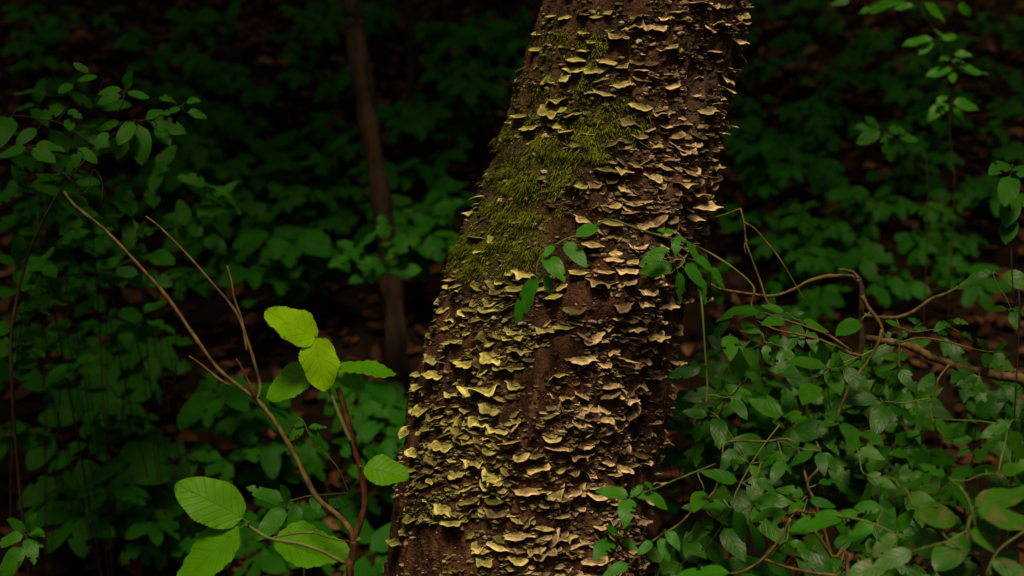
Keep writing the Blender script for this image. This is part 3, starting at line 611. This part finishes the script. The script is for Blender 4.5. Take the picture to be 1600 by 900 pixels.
S.branch(PL('1350,492 1375,496 1400,496 1425,488 1455,467 1480,458 1503,445 1535,430', 2.08), 0.0030, 0.0018, 'tan_twig', 'branch', 4, 0.12)
S.branch(PL('1600,590 1580,577 1560,584', 2.1), 0.0034, 0.003, 'tan_twig', 'branch', 4)
S.branch(PL('1483,570 1466,592 1463,605 1454,622', 2.05), 0.0020, 0.0012, 'tan_twig', 'branch', 4)
S.branch(PL('1409,546 1404,558 1403,575', 2.05), 0.0014, 0.0009, 'tan_twig', 'branch', 4)
S.branch(PL('1405,535 1440,528 1480,534 1520,545 1552,551', 2.0), 0.0014, 0.0010, 'tan_twig', 'branch', 4)
S.branch(PL('1345,556 1320,549 1285,532 1250,523 1215,516 1180,500', 2.0), 0.0024, 0.0010, 'tan_twig', 'branch', 4)
S.branch(PL('1330,548 1295,524 1262,511 1228,500 1196,489', 1.98), 0.0018, 0.0010, 'tan_twig', 'branch', 4)
S.branch(PL('1385,538 1345,556 1320,566 1296,575', 2.0), 0.0014, 0.0010, 'green_twig', 'branch', 4)
S.branch(PL('1178,460 1174,476 1180,500 1190,525 1200,537', 2.0), 0.0016, 0.0009, 'tan_twig', 'branch', 4)
S.branch(PL('1204,480 1196,465 1188,440 1175,405 1166,380 1163,350 1157,326', 2.03), 0.0017, 0.0012, 'tan_twig', 'branch', 4)
S.branch(PL('1157,326 1148,329 1135,334 1115,340', 2.03), 0.0012, 0.0008, 'tan_twig', 'branch', 4)
S.branch(PL('1163,348 1180,358 1205,387 1222,410 1246,450 1259,471', 2.02), 0.0015, 0.0008, 'tan_twig', 'branch', 4)
S.branch(PL('1167,374 1163,385 1166,398', 2.03), 0.0011, 0.0007, 'tan_twig', 'branch', 3)
S.branch(PL('1178,460 1177,448 1160,430 1130,408 1095,388 1060,376,1.86 1020,365,1.84 990,355,1.83 960,344,1.84 945,344,1.85 930,352,1.86 900,368,1.86 880,375,1.85 850,395,1.84 840,412,1.84 838,432,1.84', 1.94), 0.0016, 0.0008, 'green_twig', 'branch', 4)
S.branch(PL('1110,443,2.0 1108,415,1.96 1092,392,1.92 1075,378,1.88', 1.9), 0.0011, 0.0008, 'green_twig', 'branch', 4)
S.branch(PL('1085,385,1.88 1072,400 1060,417 1055,420', 1.86), 0.0011, 0.0009, 'green_twig', 'branch', 4)
S.branch(PL('1085,385,1.9 1092,440 1097,480 1101,540 1105,600 1103,632', 1.96), 0.0016, 0.0013, 'green_twig', 'branch', 4)
def leaves(P_, txt, d, fam, jit=0.0):
    for q in txt.strip().split('\n'):
        for r in q.split(';'):
            v = [float(a) for a in r.replace('>', ' ').replace(',', ' ').split()]
            if len(v) >= 5: P_.leaf_px(*v[:5], (v[5] if len(v) > 5 else d) + P_.rg.gauss(0, jit), fam)
leaves(S, """934,352>903,367 23;882,375>911,413 28;848,399>881,428 30;866,382>850,398 14;843,430>801,497 26;850,427>862,456 16""", 1.835, 'vine')
leaves(S, """1056,417>1002,422 24;1058,420>1068,470 14;1070,408>1096,446 20;1056,364>1029,357 8;1063,368>1054,388 18;1072,374>1094,412 11;1042,396>1001,408 18;1048,389>1012,393 12;1088,398>1110,422 14;1075,405>1088,440 16;1108,415>1134,447 12;1090,430>1106,470 14""", 1.86, 'vine', 0.012)
S.twigs(0.0008, mat='green_twig')
leaves(S, """1195,489>1123,477 15;1228,488>1194,475 12;1228,500>1190,502 25;1240,505>1250,530 22;1250,500>1292,516 12;1262,515>1275,542 20;1345,500>1308,522 28;1140,522>1142,552 28;1158,540>1194,582 18;1193,535>1163,538 10
1198,537>1197,560 14;1203,535>1208,556 18;1295,575>1233,552 17;1285,535>1320,562 15;1270,590>1246,569 16;1275,598>1257,627 34;1296,575>1311,608 26;1160,595>1121,584 14;1170,590>1201,612 15;1140,617>1130,604 14;1140,620>1126,633 16;1145,620>1161,649 22;1110,643>1086,630 15;1108,650>1069,643 15
1100,570>1048,588 25;1322,570>1337,603 20;1120,650>1127,687 26;1170,722>1121,710 17;1215,540>1238,552 14;1225,545>1218,575 18;1190,520>1160,510 10;1245,520>1232,545 16;1300,548>1318,575 16""", 2.0, 'shrub', 0.03)
leaves(S, """1550,428>1500,447 20;1553,425>1513,432 13;1560,428>1612,441 30;1405,568>1369,575 14;1405,575>1428,602 22;1407,573>1434,580 13;1485,505>1463,506 18;1487,500>1507,503 12;1578,485>1589,507 16;1575,483>1543,482 9;1580,482>1606,491 12
1545,548>1532,527 13;1545,550>1540,571 16;1550,550>1578,574 20;1556,548>1570,537 12;1378,628>1372,670 30;1385,628>1427,651 20;1375,622>1323,625 21;1380,628>1343,641 18;1435,630>1482,651 26;1432,628>1440,667 20;1433,625>1457,620 14;1430,630>1398,632 14
1325,570>1352,602 24;1490,570>1527,581 16;1530,590>1495,599 18;1540,605>1513,616 18;1405,510>1388,499 12;1425,515>1447,511 9;1420,518>1398,529 12;1395,520>1374,528 10;1440,505>1420,498 10;1460,515>1480,522 10;1500,520>1525,527 9;1565,600>1585,620 18;1590,610>1560,625 18""", 2.06, 'shrub', 0.03)
S.twigs(0.0009, mat='green_twig')
bud_me = mesh_from('bud', ico_v * np.array([0.0024, 0.0024, 0.0034]), ico_f, M['bud'])
for x, y, dd in ((1113, 468, 1.98), (1036, 433, 1.86), (1272, 649, 1.99), (1457, 658, 2.04)):
    p = px(x, y, dd); m = Matrix.Translation(Vector(p)); obj('bud', bud_me, S.root, m); S.ends.append(p + np.array([0, 0, 0.003]))
S.twigs(0.0006, 0.3, mat='green_twig', name='bud_stalk')
# lower, nearer shrub
b = px(1330, 960, 1.75); base = gp(b[0], b[1] + 0.02)
S = Plant('leafy_shrub', 'low shrub with glossy pointed leaves in front of the bare tan branches', 'shrub', base, seed=21)
S.branch([base] + PL('1325,930 1300,870 1250,800 1235,810', 1.80), 0.0035, 0.0018, 'tan_twig', 'stem', 4)
S.branch(PL('1300,870 1275,790 1262,755 1280,730 1282,705 1275,690', 1.88), 0.0026, 0.0012, 'tan_twig', 'branch', 4)
S.branch(PL('1235,810 1220,840 1192,873 1160,893 1130,897', 1.74), 0.0020, 0.0013, 'tan_twig', 'branch', 4)
S.branch(PL('1310,900 1270,895 1225,885 1192,873', 1.76), 0.0024, 0.0016, 'tan_twig', 'branch', 4)
S.branch(PL('1130,780,1.9 1142,793 1150,770 1168,735 1190,700 1218,664', 1.88), 0.0013, 0.0010, 'green_twig', 'branch', 4)
S.branch(PL('1262,755,1.88 1240,690 1195,690 1160,689 1132,693 1128,720 1118,765 1100,785', 1.95), 0.0018, 0.0012, 'tan_twig', 'branch', 4)
S.branch(PL('1083,797 1060,820 1030,838 1015,850 985,880 960,905', 1.82), 0.0016, 0.0010, 'tan_twig', 'branch', 4)
S.branch(PL('1118,765,1.9 1100,785,1.86 1083,797', 1.82), 0.0014, 0.0012, 'tan_twig', 'branch', 4)
S.branch(PL('1118,725,1.93 1080,740 1050,752 1020,765 985,776', 1.80), 0.0012, 0.0008, 'green_twig', 'branch', 4)
S.branch(PL('1250,800,1.80 1270,802,1.73 1300,805,1.67 1340,811 1365,819 1395,832 1416,844', 1.64), 0.0014, 0.0009, 'green_twig', 'branch', 4)
leaves(S, """1157,754>1101,733 21;1140,792>1072,788 19;1143,795>1171,843 24;1235,803>1176,797 18;1275,705>1233,718 16;1280,705>1285,732 20;1282,705>1307,731 18;1260,775>1218,757 17;1255,780>1237,797 20;1262,780>1302,791 20;1275,757>1312,747 11
1192,868>1177,818 18;1230,845>1267,862 20;1195,875>1241,900 24;1100,765>1083,792 28;1115,810>1083,831 26;1195,770>1201,797 30;1150,700>1128,725 20;1215,690>1190,712 16;1180,745>1210,770 20;1225,720>1205,745 22;1170,725>1195,748 18;1250,700>1228,688 14""", 1.84, 'shrub', 0.04)
leaves(S, """985,776>935,762 19;985,777>975,806 26;990,776>1020,770 13;1012,768>1040,795 18;1022,764>1008,752 11;985,776>1003,757 12""", 1.79, 'vine')
S.branch(PL('985,880,1.82 975,850 968,838 950,832', 1.80), 0.0010, 0.0007, 'green_twig', 'branch', 3)
leaves(S, """960,845>932,858 26;968,838>948,822 18;970,842>992,855 16;972,836>985,822 14;985,880>945,895 22;1030,838>1045,868 20;1020,845>1000,862 16;1040,828>1060,850 18""", 1.80, 'vine', 0.01)
leaves(S, """1325,806>1238,818 28;1145,895>1058,893 22;1378,795>1338,789 20;1370,816>1318,842 26;1400,830>1424,800 22;1345,800>1300,808 16""", 1.66, 'vine')
S.leaf_px(1403, 832, 1366, 864, 26, 1.62, 'browned')
S.twigs(0.0009, mat='green_twig')
# nearest bush, out of focus at the frame's corner
b = px(1560, 1000, 1.58); base = gp(b[0], b[1])
S = Plant('browned_bush', 'bush with larger leaves blotched pale brown below the tan branches', 'shrub', base, twig='green_twig', seed=33)
S.branch([base] + PL('1560,960 1540,900 1518,796 1500,760', 1.60), 0.0022, 0.0012, 'green_twig', 'stem', 4)
S.branch(PL('1540,900 1560,860 1600,830 1630,800', 1.56), 0.0014, 0.0009, 'green_twig', 'branch', 4)
S.branch(PL('1530,870 1490,850 1440,800 1425,785', 1.62), 0.0012, 0.0008, 'green_twig', 'branch', 4)
leaves(S, """1515,795>1605,762 30;1518,798>1606,816 30;1428,790>1490,814 34;1510,832>1468,884 44;1510,830>1572,850 26;1470,830>1418,852 28;1545,870>1600,905 36;1530,880>1480,910 34;1430,860>1370,880 30;1390,880>1330,900 30""", 1.60, 'browned', 0.03)
leaves(S, """1520,790>1483,758 30;1580,658>1535,681 26 1.7;1575,668>1602,722 28 1.7;1590,655>1610,636 20 1.7;1455,655>1502,684 18 1.75;1515,700>1498,709 14 1.75;1480,745>1440,725 22;1560,740>1600,720 26;1400,750>1440,735 20 1.7;1420,770>1455,785 22;1350,740>1390,755 24 1.75;1340,700>1375,715 20 1.8;1590,860>1550,890 30;1460,880>1500,905 30""", 1.64, 'shrub', 0.03)
S.twigs(0.0007, mat='green_twig')

# fill of the same shrubs behind: leafy shoots rising from the ground
def shoot(name, label, cat, group, x, y, d, L, fam, n, spread, seed, lean=0.0, twig='tan_twig', up=0.5, gap=0.75, start=0.3, keep=0.93):
    rg = random.Random(seed); P_ = px(x, y, d); bx, by = P_[0] + rg.uniform(-.12, .12) + lean, P_[1] + rg.uniform(0.08, .40); base = gp(bx, by, -0.01)
    S = Plant(name, label, cat, base, group, twig, seed)
    for k in range(n):
        a = rg.uniform(0, 6.28); off = np.array([math.cos(a) * spread, math.sin(a) * spread * 0.6 - 0.03, rg.gauss(0, spread * 0.45)]) if k else np.zeros(3)
        tip = P_ + off; mid = base + (tip - base) * 0.6 + np.array([rg.gauss(0, .02), rg.gauss(0, .02), 0.05 + abs(tip[2] - base[2]) * 0.12])
        if tip[2] < ground(tip[0], tip[1]) + 0.05: tip[2] = float(ground(tip[0], tip[1])) + 0.05
        S.spray([base, mid, tip], L * rg.uniform(0.85, 1.15), fam, 0.0011, gap, start, up, None, 6, keep, 'stem')
    return S
rg = random.Random(77)
RIGHT = [(1080, 560, 2.35), (1150, 600, 2.4), (1230, 620, 2.35), (1320, 640, 2.35), (1400, 690, 2.3), (1470, 700, 2.25), (1550, 720, 2.2), (1100, 680, 2.35), (1180, 660, 2.45), (1280, 660, 2.3), (1360, 740, 2.2), (1250, 850, 2.1), (1440, 760, 2.1),
         (1080, 830, 2.1), (1330, 790, 2.15), (1420, 640, 2.4), (1520, 640, 2.3), (1580, 600, 2.45), (1060, 500, 2.4), (1110, 520, 2.45), (1260, 560, 2.4), (1390, 590, 2.35), (1540, 820, 1.9), (1460, 870, 1.85), (1370, 850, 1.95), (1120, 880, 2.1), (1050, 660, 2.4), (1060, 880, 2.15), (1590, 680, 2.1), (1200, 580, 2.5), (1480, 600, 2.4)]
for i, (x, y, dd) in enumerate(RIGHT):
    if i % 4 == 2: continue
    lb = ('leafy shoot crowding the trunk beside the hanging green stem', 'shoots crowding the trunk') if x < 1190 else (('leafy shoot right under the bare tan branches', 'shoots under the bare branches') if y < 700 else ('leafy shoot low in the thicket among glossy pointed leaves', 'shoots low in the thicket'))
    shoot('leafy_shoot', lb[0], 'shrub', lb[1], x, y, dd, 0.064, 'shrub', 3, 0.10, 500 + i, up=0.42, start=0.62, keep=0.72, gap=0.85)

# ------------------------------------------------------------------ shrub at the far edge of the clearing, lit leaves in tiers
d = 2.15
b = px(20, 700, 2.3); base = gp(b[0], b[1] + 0.1)
S = Plant('edge_shrub', 'dark green shrub with tiered oval leaves above the long tan twig', 'shrub', base, twig='dark_twig', seed=41)
S.branch([base] + PL('20,640 30,450 80,320 150,230', 2.25), 0.003, 0.0018, 'dark_twig', 'stem', 4)
S.branch(PL('150,230 170,200 188,168 196,142 203,120', 2.14), 0.0016, 0.0008, 'dark_twig', 'branch', 4)
S.branch(PL('150,230 190,205 215,190 240,185 285,165', 2.14), 0.0016, 0.0008, 'dark_twig', 'branch', 4)
S.branch(PL('150,230 100,195 60,185 20,180', 2.16), 0.0016, 0.0008, 'dark_twig', 'branch', 4)
S.branch(PL('130,300 90,262 50,230 10,235', 2.12), 0.0015, 0.0008, 'dark_twig', 'branch', 4)
leaves(S, """195,140>203,113 18;193,142>154,137 14;196,143>230,152 12;192,150>156,151 20;215,190>222,247 34;210,188>189,217 24;232,190>286,200 27;225,187>249,169 18;190,190>154,199 14;105,167>63,180 20;108,185>110,202 16;105,172>126,178 14
275,160>261,148 18;290,160>309,152 14;285,170>254,175 11;290,175>321,178 12;45,230>0,240 16;48,230>86,252 24;50,228>96,225 12;115,285>153,281 15;175,230>140,215 18;170,205>150,225 18;205,210>180,240 22;245,195>262,225 24;120,230>150,250 20;130,240>100,262 20;20,180>-10,210 40;60,200>30,215 22;120,125>150,120 18;115,130>95,140 18;140,115>120,100 14""", 2.13, 'edge', 0.03)
S.twigs(0.0008, mat='dark_twig')
S.branch(PL('100,300 135,300 145,265 160,285 158,320', 2.1), 0.0008, 0.0006, 'dark_twig', 'branch', 3)
LEFT = [(60, 140, 2.5), (30, 250, 2.4), (120, 330, 2.5), (30, 380, 2.3), (200, 320, 2.6), (90, 460, 2.6), (30, 520, 2.5), (180, 400, 2.7), (250, 250, 2.7)]
for i, (x, y, dd) in enumerate(LEFT):
    shoot('edge_shoot', 'dim oval-leaved shoot behind the tiered dark green shrub', 'shrub', 'shoots around the tiered shrub', x, y, dd, 0.060, 'edge', 3, 0.12, 700 + i, up=0.68, twig='dark_twig', start=0.78, keep=0.75, gap=0.95)

# shoots with fresher leaves in front of the slope
def small_plant(name, label, x0, y0, d, stem, lv, fam, seed, twig='dark_twig', group=None):
    pts_ = PL(stem, d); base = gp(pts_[0][0] + 0.01, pts_[0][1] + 0.05); S = Plant(name, label, 'shrub', base, group, twig, seed)
    S.branch([base] + pts_, 0.0013, 0.0008, twig, 'stem', 5); leaves(S, lv, d, fam, 0.015); S.twigs(0.0009, mat=twig); return S
small_plant('slender_shoot', 'slender shoot with fresh green leaves against the dark slope of litter', 0, 0, 2.9, '1490,330 1488,260 1484,190 1486,130 1475,70 1440,20', """1460,62>1414,63 12;1458,64>1437,82 16;1470,62>1498,50 12;1475,60>1466,45 14;1488,85>1512,82 14;1485,90>1470,90 14;1490,105>1450,117 14;1492,110>1541,108 14;1488,112>1487,127 18;1486,95>1506,98 12;1483,162>1448,177 22;1486,162>1530,162 18;1486,168>1512,192 12;1480,150>1462,158 12;1430,8>1400,12 10;1420,0>1350,12 18;1440,4>1480,24 14;1495,5>1522,22 14;1330,0>1300,5 12""", 'vine', 61)
small_plant('round_leaved_shoot', 'upright shoot with stacked rounded leaves near the end of bare branch', 0, 0, 1.9, '1590,560 1584,470 1580,400 1578,340 1577,290 1582,258', """1580,258>1550,256 26;1582,260>1604,268 22;1578,274>1576,308 32;1580,308>1578,340 34;1578,340>1576,368 30;1588,300>1606,318 22""", 'edge', 62)
small_plant('slender_shoot', 'dim shoot with drooping leaf cluster on the dark litter slope', 0, 0, 2.8, '1450,300 1420,240 1400,215 1378,203', """1378,203>1342,222 20;1382,205>1395,245 24;1378,200>1340,195 14;1385,200>1415,205 14;1400,210>1432,218 12;1372,198>1355,182 12""", 'edge', 63)
small_plant('corner_sprig', 'sprig of pointed green leaves near the big serrated leaves of sapling', 0, 0, 2.1, '30,930 38,880 42,835', """42,832>18,815 22;44,832>70,832 20;40,835>-5,850 24;42,838>55,872 24;38,850>0,905 34;48,830>50,803 20;40,845>66,850 18""", 'vine', 64)

# ------------------------------------------------------------------ undergrowth on the slope
UG = """430,60 465,95 340,22 600,18 690,70 725,105 660,180 705,170 760,150 740,195 560,300 530,312 640,262 690,250 700,350 590,352 520,392 460,380 420,395 440,245 465,232 350,262 310,250 380,330 330,300 130,120 60,60 30,20 150,30
250,300 70,330 150,420 60,430 200,480 120,540 60,560 40,610 230,600 245,575 140,640 210,690 100,720 190,740 150,780 230,775 60,700 130,850 220,850 280,870 330,850 600,640 590,700 620,740 480,730 450,860 600,860 560,640 330,180 250,90 200,60 390,140
470,20 520,130 800,60 780,110 810,30 740,40 620,330 660,380 500,350 390,420 300,380 280,440 230,400 340,720 420,700 360,640 20,680 20,760 110,600 180,560 300,560 90,800 1190,110 1240,60 1285,12 1220,230 1300,140 1150,220 1190,290 1250,330 1290,400 1180,260
1360,350 1400,320 1440,290 1480,250 1530,130 1580,60 1560,200 1500,320 1440,390 1200,380 1240,420 1350,400 1170,160 1290,230 1340,90 1400,120 1520,380 1480,420 1150,350 1210,20 1560,20 1420,450 1300,480 1240,500 1130,440 1320,300 1190,200 1160,60 1230,170 1270,270 1450,180 1590,140 1380,440 1560,300"""
UG = [tuple(float(v) for v in t.split(',')) for t in UG.split()]
ru = random.Random(55); UG += [(ru.uniform(0, 830), ru.uniform(0, 420)) for _ in range(26)] + [(ru.uniform(1130, 1600), ru.uniform(0, 420)) for _ in range(22)]
for i, (x, y) in enumerate(UG):
    if x < 330 and y > 380 and i % 5 in (1, 3): continue
    rr = random.Random(900 + i); h = rr.uniform(0.10, 0.30); dd, P_ = hit_ground(x, y, h)
    if x < 330: lb = ('dim oval-leaved plant on the slope behind the tiered shrub', 'plants behind the tiered shrub') if y < 380 else ('low dim plant on dark ground under the long tan twig', 'plants under the tan twig')
    elif x < 560 and y < 430: lb = ('oval-leaved plant on the slope between tiered shrub and slender brown trunk', 'plants before the slender trunk')
    elif x < 840 and y < 430: lb = ('oval-leaved plant on the slope between slender brown trunk and mossy trunk', 'plants between the two trunks')
    elif x < 840: lb = ('low plant on the ground behind the forked sapling', 'plants behind the forked sapling')
    elif y > 270: lb = ('small-leaved plant on the slope above the bare tan branches', 'plants above the bare branches')
    elif x < 1340: lb = ('small-leaved plant high on the slope close behind the fungus trunk', 'plants uphill of the fungus trunk')
    else: lb = ('small-leaved plant high on the slope behind the slender fresh shoot', 'plants uphill of the slender shoot')
    shoot('undergrowth_plant', lb[0], 'plant', lb[1], x, y, min(dd, 6), rr.uniform(0.068, 0.105) * (1.0 if x < 820 else 0.74), 'under', 2, rr.uniform(0.08, 0.14), 1000 + i, up=0.74, twig='dark_twig', gap=0.62, start=0.6)

for i, (x, y) in enumerate(((596, 352), (535, 395))):
    shoot('undergrowth_plant', 'oval-leaved plant hiding part of the slender brown trunk', 'plant', 'plants in front of the slender trunk', x, y, 3.05, 0.080, 'under', 1, 0.05, 1300 + i, up=0.5, twig='dark_twig', gap=0.7, start=0.75)

# ------------------------------------------------------------------ leaf litter and fallen twigs
rl = np.random.RandomState(3); LV, LF, LT = [], [], []; nb = 0
lx, ly = rl.uniform(-3.4, 3.4, 13000), 1.6 + 5.6 * rl.rand(13000) ** 0.9
for x, y, z in zip(lx, ly, ground(lx, ly)):
    L = rl.uniform(0.03, 0.08); W = L * rl.uniform(0.22, 0.34); a = rl.uniform(0, 6.28)
    t = np.array([math.cos(a), math.sin(a), 0]); s_ = np.array([-t[1], t[0], 0]); n = nrm([rl.normal(0, .35), rl.normal(-0.35, .35), 1]); t = nrm(t - n * (t @ n)); s_ = np.cross(n, t); p = np.array([x, y, z + 0.006 + 0.018 * rl.rand()]); cu = rl.uniform(-0.25, 0.5) * L
    LV += [p - t * L * .5, p - t * L * .1 + s_ * W + n * cu * .6, p - t * L * .1 - n * 0.05 * L, p - t * L * .1 - s_ * W + n * cu * .6, p + t * L * .25 + s_ * W * .7 + n * cu * .5, p + t * L * .25 - s_ * W * .7 + n * cu * .5, p + t * L * .55 + n * cu * .4]
    LF += [(nb, nb + 2, nb + 1), (nb, nb + 3, nb + 2), (nb + 1, nb + 2, nb + 4), (nb + 2, nb + 3, nb + 5), (nb + 2, nb + 5, nb + 6, nb + 4)]; nb += 7
    c = np.array([(0.085, 0.030, 0.011), (0.13, 0.050, 0.018), (0.055, 0.021, 0.009), (0.19, 0.095, 0.038)][rl.choice(4, p=[.35, .28, .29, .08])]) * rl.uniform(0.7, 1.25); LT += [c] * 7
tag(obj('leaf_litter', mesh_from('leaf_litter', LV, LF, M['litter'], attrs={'tint': np.array(LT)})), 'brown fallen leaves covering the slope', 'leaf litter', kind='stuff')
def dead_leaf(x, y, L, label, col, seed, h=0.03, group=None):
    dd, P_ = hit_ground(x, y, h); rg = random.Random(seed); m, nd, lk, bs = newmat('dead_leaf'); bs.inputs['Base Color'].default_value = (*col, 1); bs.inputs['Roughness'].default_value = 0.7
    no = N(nd, 'ShaderNodeTexNoise'); no.inputs['Scale'].default_value = 6; tc = N(nd, 'ShaderNodeTexCoord'); lk.new(tc.outputs['Object'], no.inputs['Vector'])
    lk.new(ramp(nd, lk, no.outputs[0], [(0.3, tuple(0.55 * v for v in col)), (0.7, col)]), bs.inputs['Base Color'])
    me = leaf_mesh('dead_leaf', m, 0.6, 0.5, 0.6, 8, 2, 0.5, 0.9, 0.06, seed=seed); y_ = nrm([rg.gauss(0, 1), -0.3, 0.5]); z = nrm([0.2, -1, 0.6]); z = nrm(z - y_ * (z @ y_)); xx = np.cross(y_, z)
    mw = Matrix(((xx[0] * L, y_[0] * L, z[0] * L, P_[0]), (xx[1] * L, y_[1] * L, z[1] * L, P_[1]), (xx[2] * L, y_[2] * L, z[2] * L, P_[2] - h * 0.8), (0, 0, 0, 1)))
    tag(obj('dead_leaf', me, None, mw), label, 'dead leaf', group)
dead_leaf(382, 690, 0.045, 'pale tan dead leaf on dark litter behind the forked sapling', (0.34, 0.19, 0.05), 1)
dead_leaf(1368, 262, 0.065, 'curled orange-brown dead leaf on the slope behind the bare branch', (0.22, 0.085, 0.03), 2)
dead_leaf(1295, 22, 0.08, 'rusty dead leaf high up on the litter slope', (0.22, 0.09, 0.04), 4)
dead_leaf(1240, 855, 0.06, 'reddish dead leaf on the ground under the thicket', (0.20, 0.07, 0.035), 6)

# ------------------------------------------------------------------ thin trees on the slope, with unseen crowns shaped to shade it and the left shrub
def shade_crown_mesh(name, blobs, n, size, seed):
    rr = np.random.RandomState(seed); V, F, UVs = [], [], []; nb = 0; wt = np.array([b_[1][0] * b_[1][1] * b_[1][2] for b_ in blobs]); wt = wt / wt.sum()
    for k in rr.choice(len(blobs), n, p=wt):
        c, r_ = blobs[k]; u = nrm(rr.normal(size=3)) * rr.rand() ** 0.4; p = np.asarray(c) + u * np.asarray(r_); t = nrm(rr.normal(size=3) * np.array([1, 1, 0.5])); nn = nrm(rr.normal(size=3) * 0.6 + np.array([0, 0, 1])); s_ = nrm(np.cross(t, nn)); L = size * rr.uniform(0.6, 1.3)
        V += [p, p + t * L * .5 + s_ * L * .3, p + t * L, p + t * L * .5 - s_ * L * .3]; F.append((nb, nb + 1, nb + 2, nb + 3)); UVs += [(0.5, 0), (1, 0.5), (0.5, 1), (0, 0.5)]; nb += 4
    return mesh_from(name, V, F, M['canopy'], uv=UVs)
def thin_tree(label, txt, d0, r0, r1, top, blobs, seed, n=5000, group=None):
    """trunk through pixels whose lowest one stands on the slope"""
    q = [tuple(float(a) for a in t.split(',')) for t in txt.split()]
    pts_ = [px(x, y, d0) for x, y in q]; base = gp(pts_[0][0], pts_[0][1] + 0.02, -0.05); pts_[0][2] = max(pts_[0][2], base[2] + 0.1)
    t = thing('slender_tree', label, 'tree', [float(v) for v in gp(base[0], base[1])], group); V, F = [], []; last = pts_[-1]; tops = [last + (np.asarray(top) - last) * k + np.array([0.08 * math.sin(k * 5 + seed), 0.05, 0]) * k for k in (0.35, 0.7, 1.0)]
    c = catmull([base] + pts_ + tops, 6); tube(V, F, c, r0, r1, 12, 0.12, seed); obj('trunk', mesh_from('trunk', V, F, M['thin_bark']), t)
    for k, (bc, br) in enumerate(blobs):
        V, F = [], []; a = np.asarray(c[int(len(c) * 0.82)]); e = np.asarray(bc, float); tube(V, F, catmull([a, (a + e) / 2 + np.array([0, 0, -0.15]), e], 5), r1 * 1.1, r1 * 0.3, 6, 0.1, k); obj('limb', mesh_from('limb', V, F, M['thin_bark']), t)  # limbs added to carry the unseen shading foliage
    obj('shade_crown', shade_crown_mesh('shade_crown', blobs, n, 0.15, seed), t)
thin_tree('slender brown tree trunk curving up from the litter behind the leafy sapling', '620,560 616,480 608,420 598,330 584,240 568,140 553,40 545,-20', 3.35, 0.027, 0.020, (-0.75, 3.6, 3.6),
          [((-1.3, 2.8, 3.5), (1.3, 1.2, .5)), ((-0.1, 3.4, 3.7), (1.2, 1.2, .5)), ((-1.6, 4.6, 4.0), (1.6, 1.4, .6)), ((-1.4, 1.15, 3.4), (0.85, 1.0, .45)), ((-2.8, 1.7, 3.5), (0.8, 1.0, .4)), ((-3.0, 3.2, 3.6), (1.3, 1.4, .5))], 2, 7600)  # out-of-view leaf masses, added to shade the slope and the tiered shrub
thin_tree('very thin dim stem of a young tree higher up the slope', '632,245 636,200 640,150 642,90 640,20 636,-30', 4.3, 0.015, 0.011, (-0.4, 4.6, 4.0),
          [((-0.5, 4.9, 4.0), (1.2, 1.1, .6)), ((0.4, 5.6, 4.4), (1.6, 1.4, .7)), ((-2.2, 6.0, 4.4), (1.6, 1.4, .6))], 3, 2200)  # more out-of-view leaf masses, spread to keep the slope dim
# unseen foliage shaped to shade slope and thicket, as the fungus tree's crown
CB = [((1.2, 2.9, 4.0), (1.2, 1.1, .5)), ((2.4, 2.8, 4.0), (1.3, 1.1, .5)), ((0.6, 4.0, 4.6), (1.3, 1.2, .6)), ((2.0, 4.6, 4.6), (1.7, 1.5, .6)), ((3.4, 3.8, 4.4), (1.2, 1.4, .5)), ((1.45, 0.7, 4.1), (0.85, 0.9, .35))]  # last leaf mass added toward the camera to shade the thicket
for k, (bc, br) in enumerate(CB):
    V, F = [], []; ax_, ay_ = axis(3.0 + 0.5 * k); a = np.array([float(ax_), float(ay_), 3.0 + 0.5 * k]); e = np.array(bc); tube(V, F, catmull([a, (a + e) / 2 + np.array([0, 0, 0.1]), e], 6), 0.045, 0.012, 8, 0.1, k); obj('limb', mesh_from('limb', V, F, M['bark']), tree)
obj('shade_crown', shade_crown_mesh('shade_crown', CB, 5000, 0.15, 8), tree)
print('objects', len(bpy.data.objects))
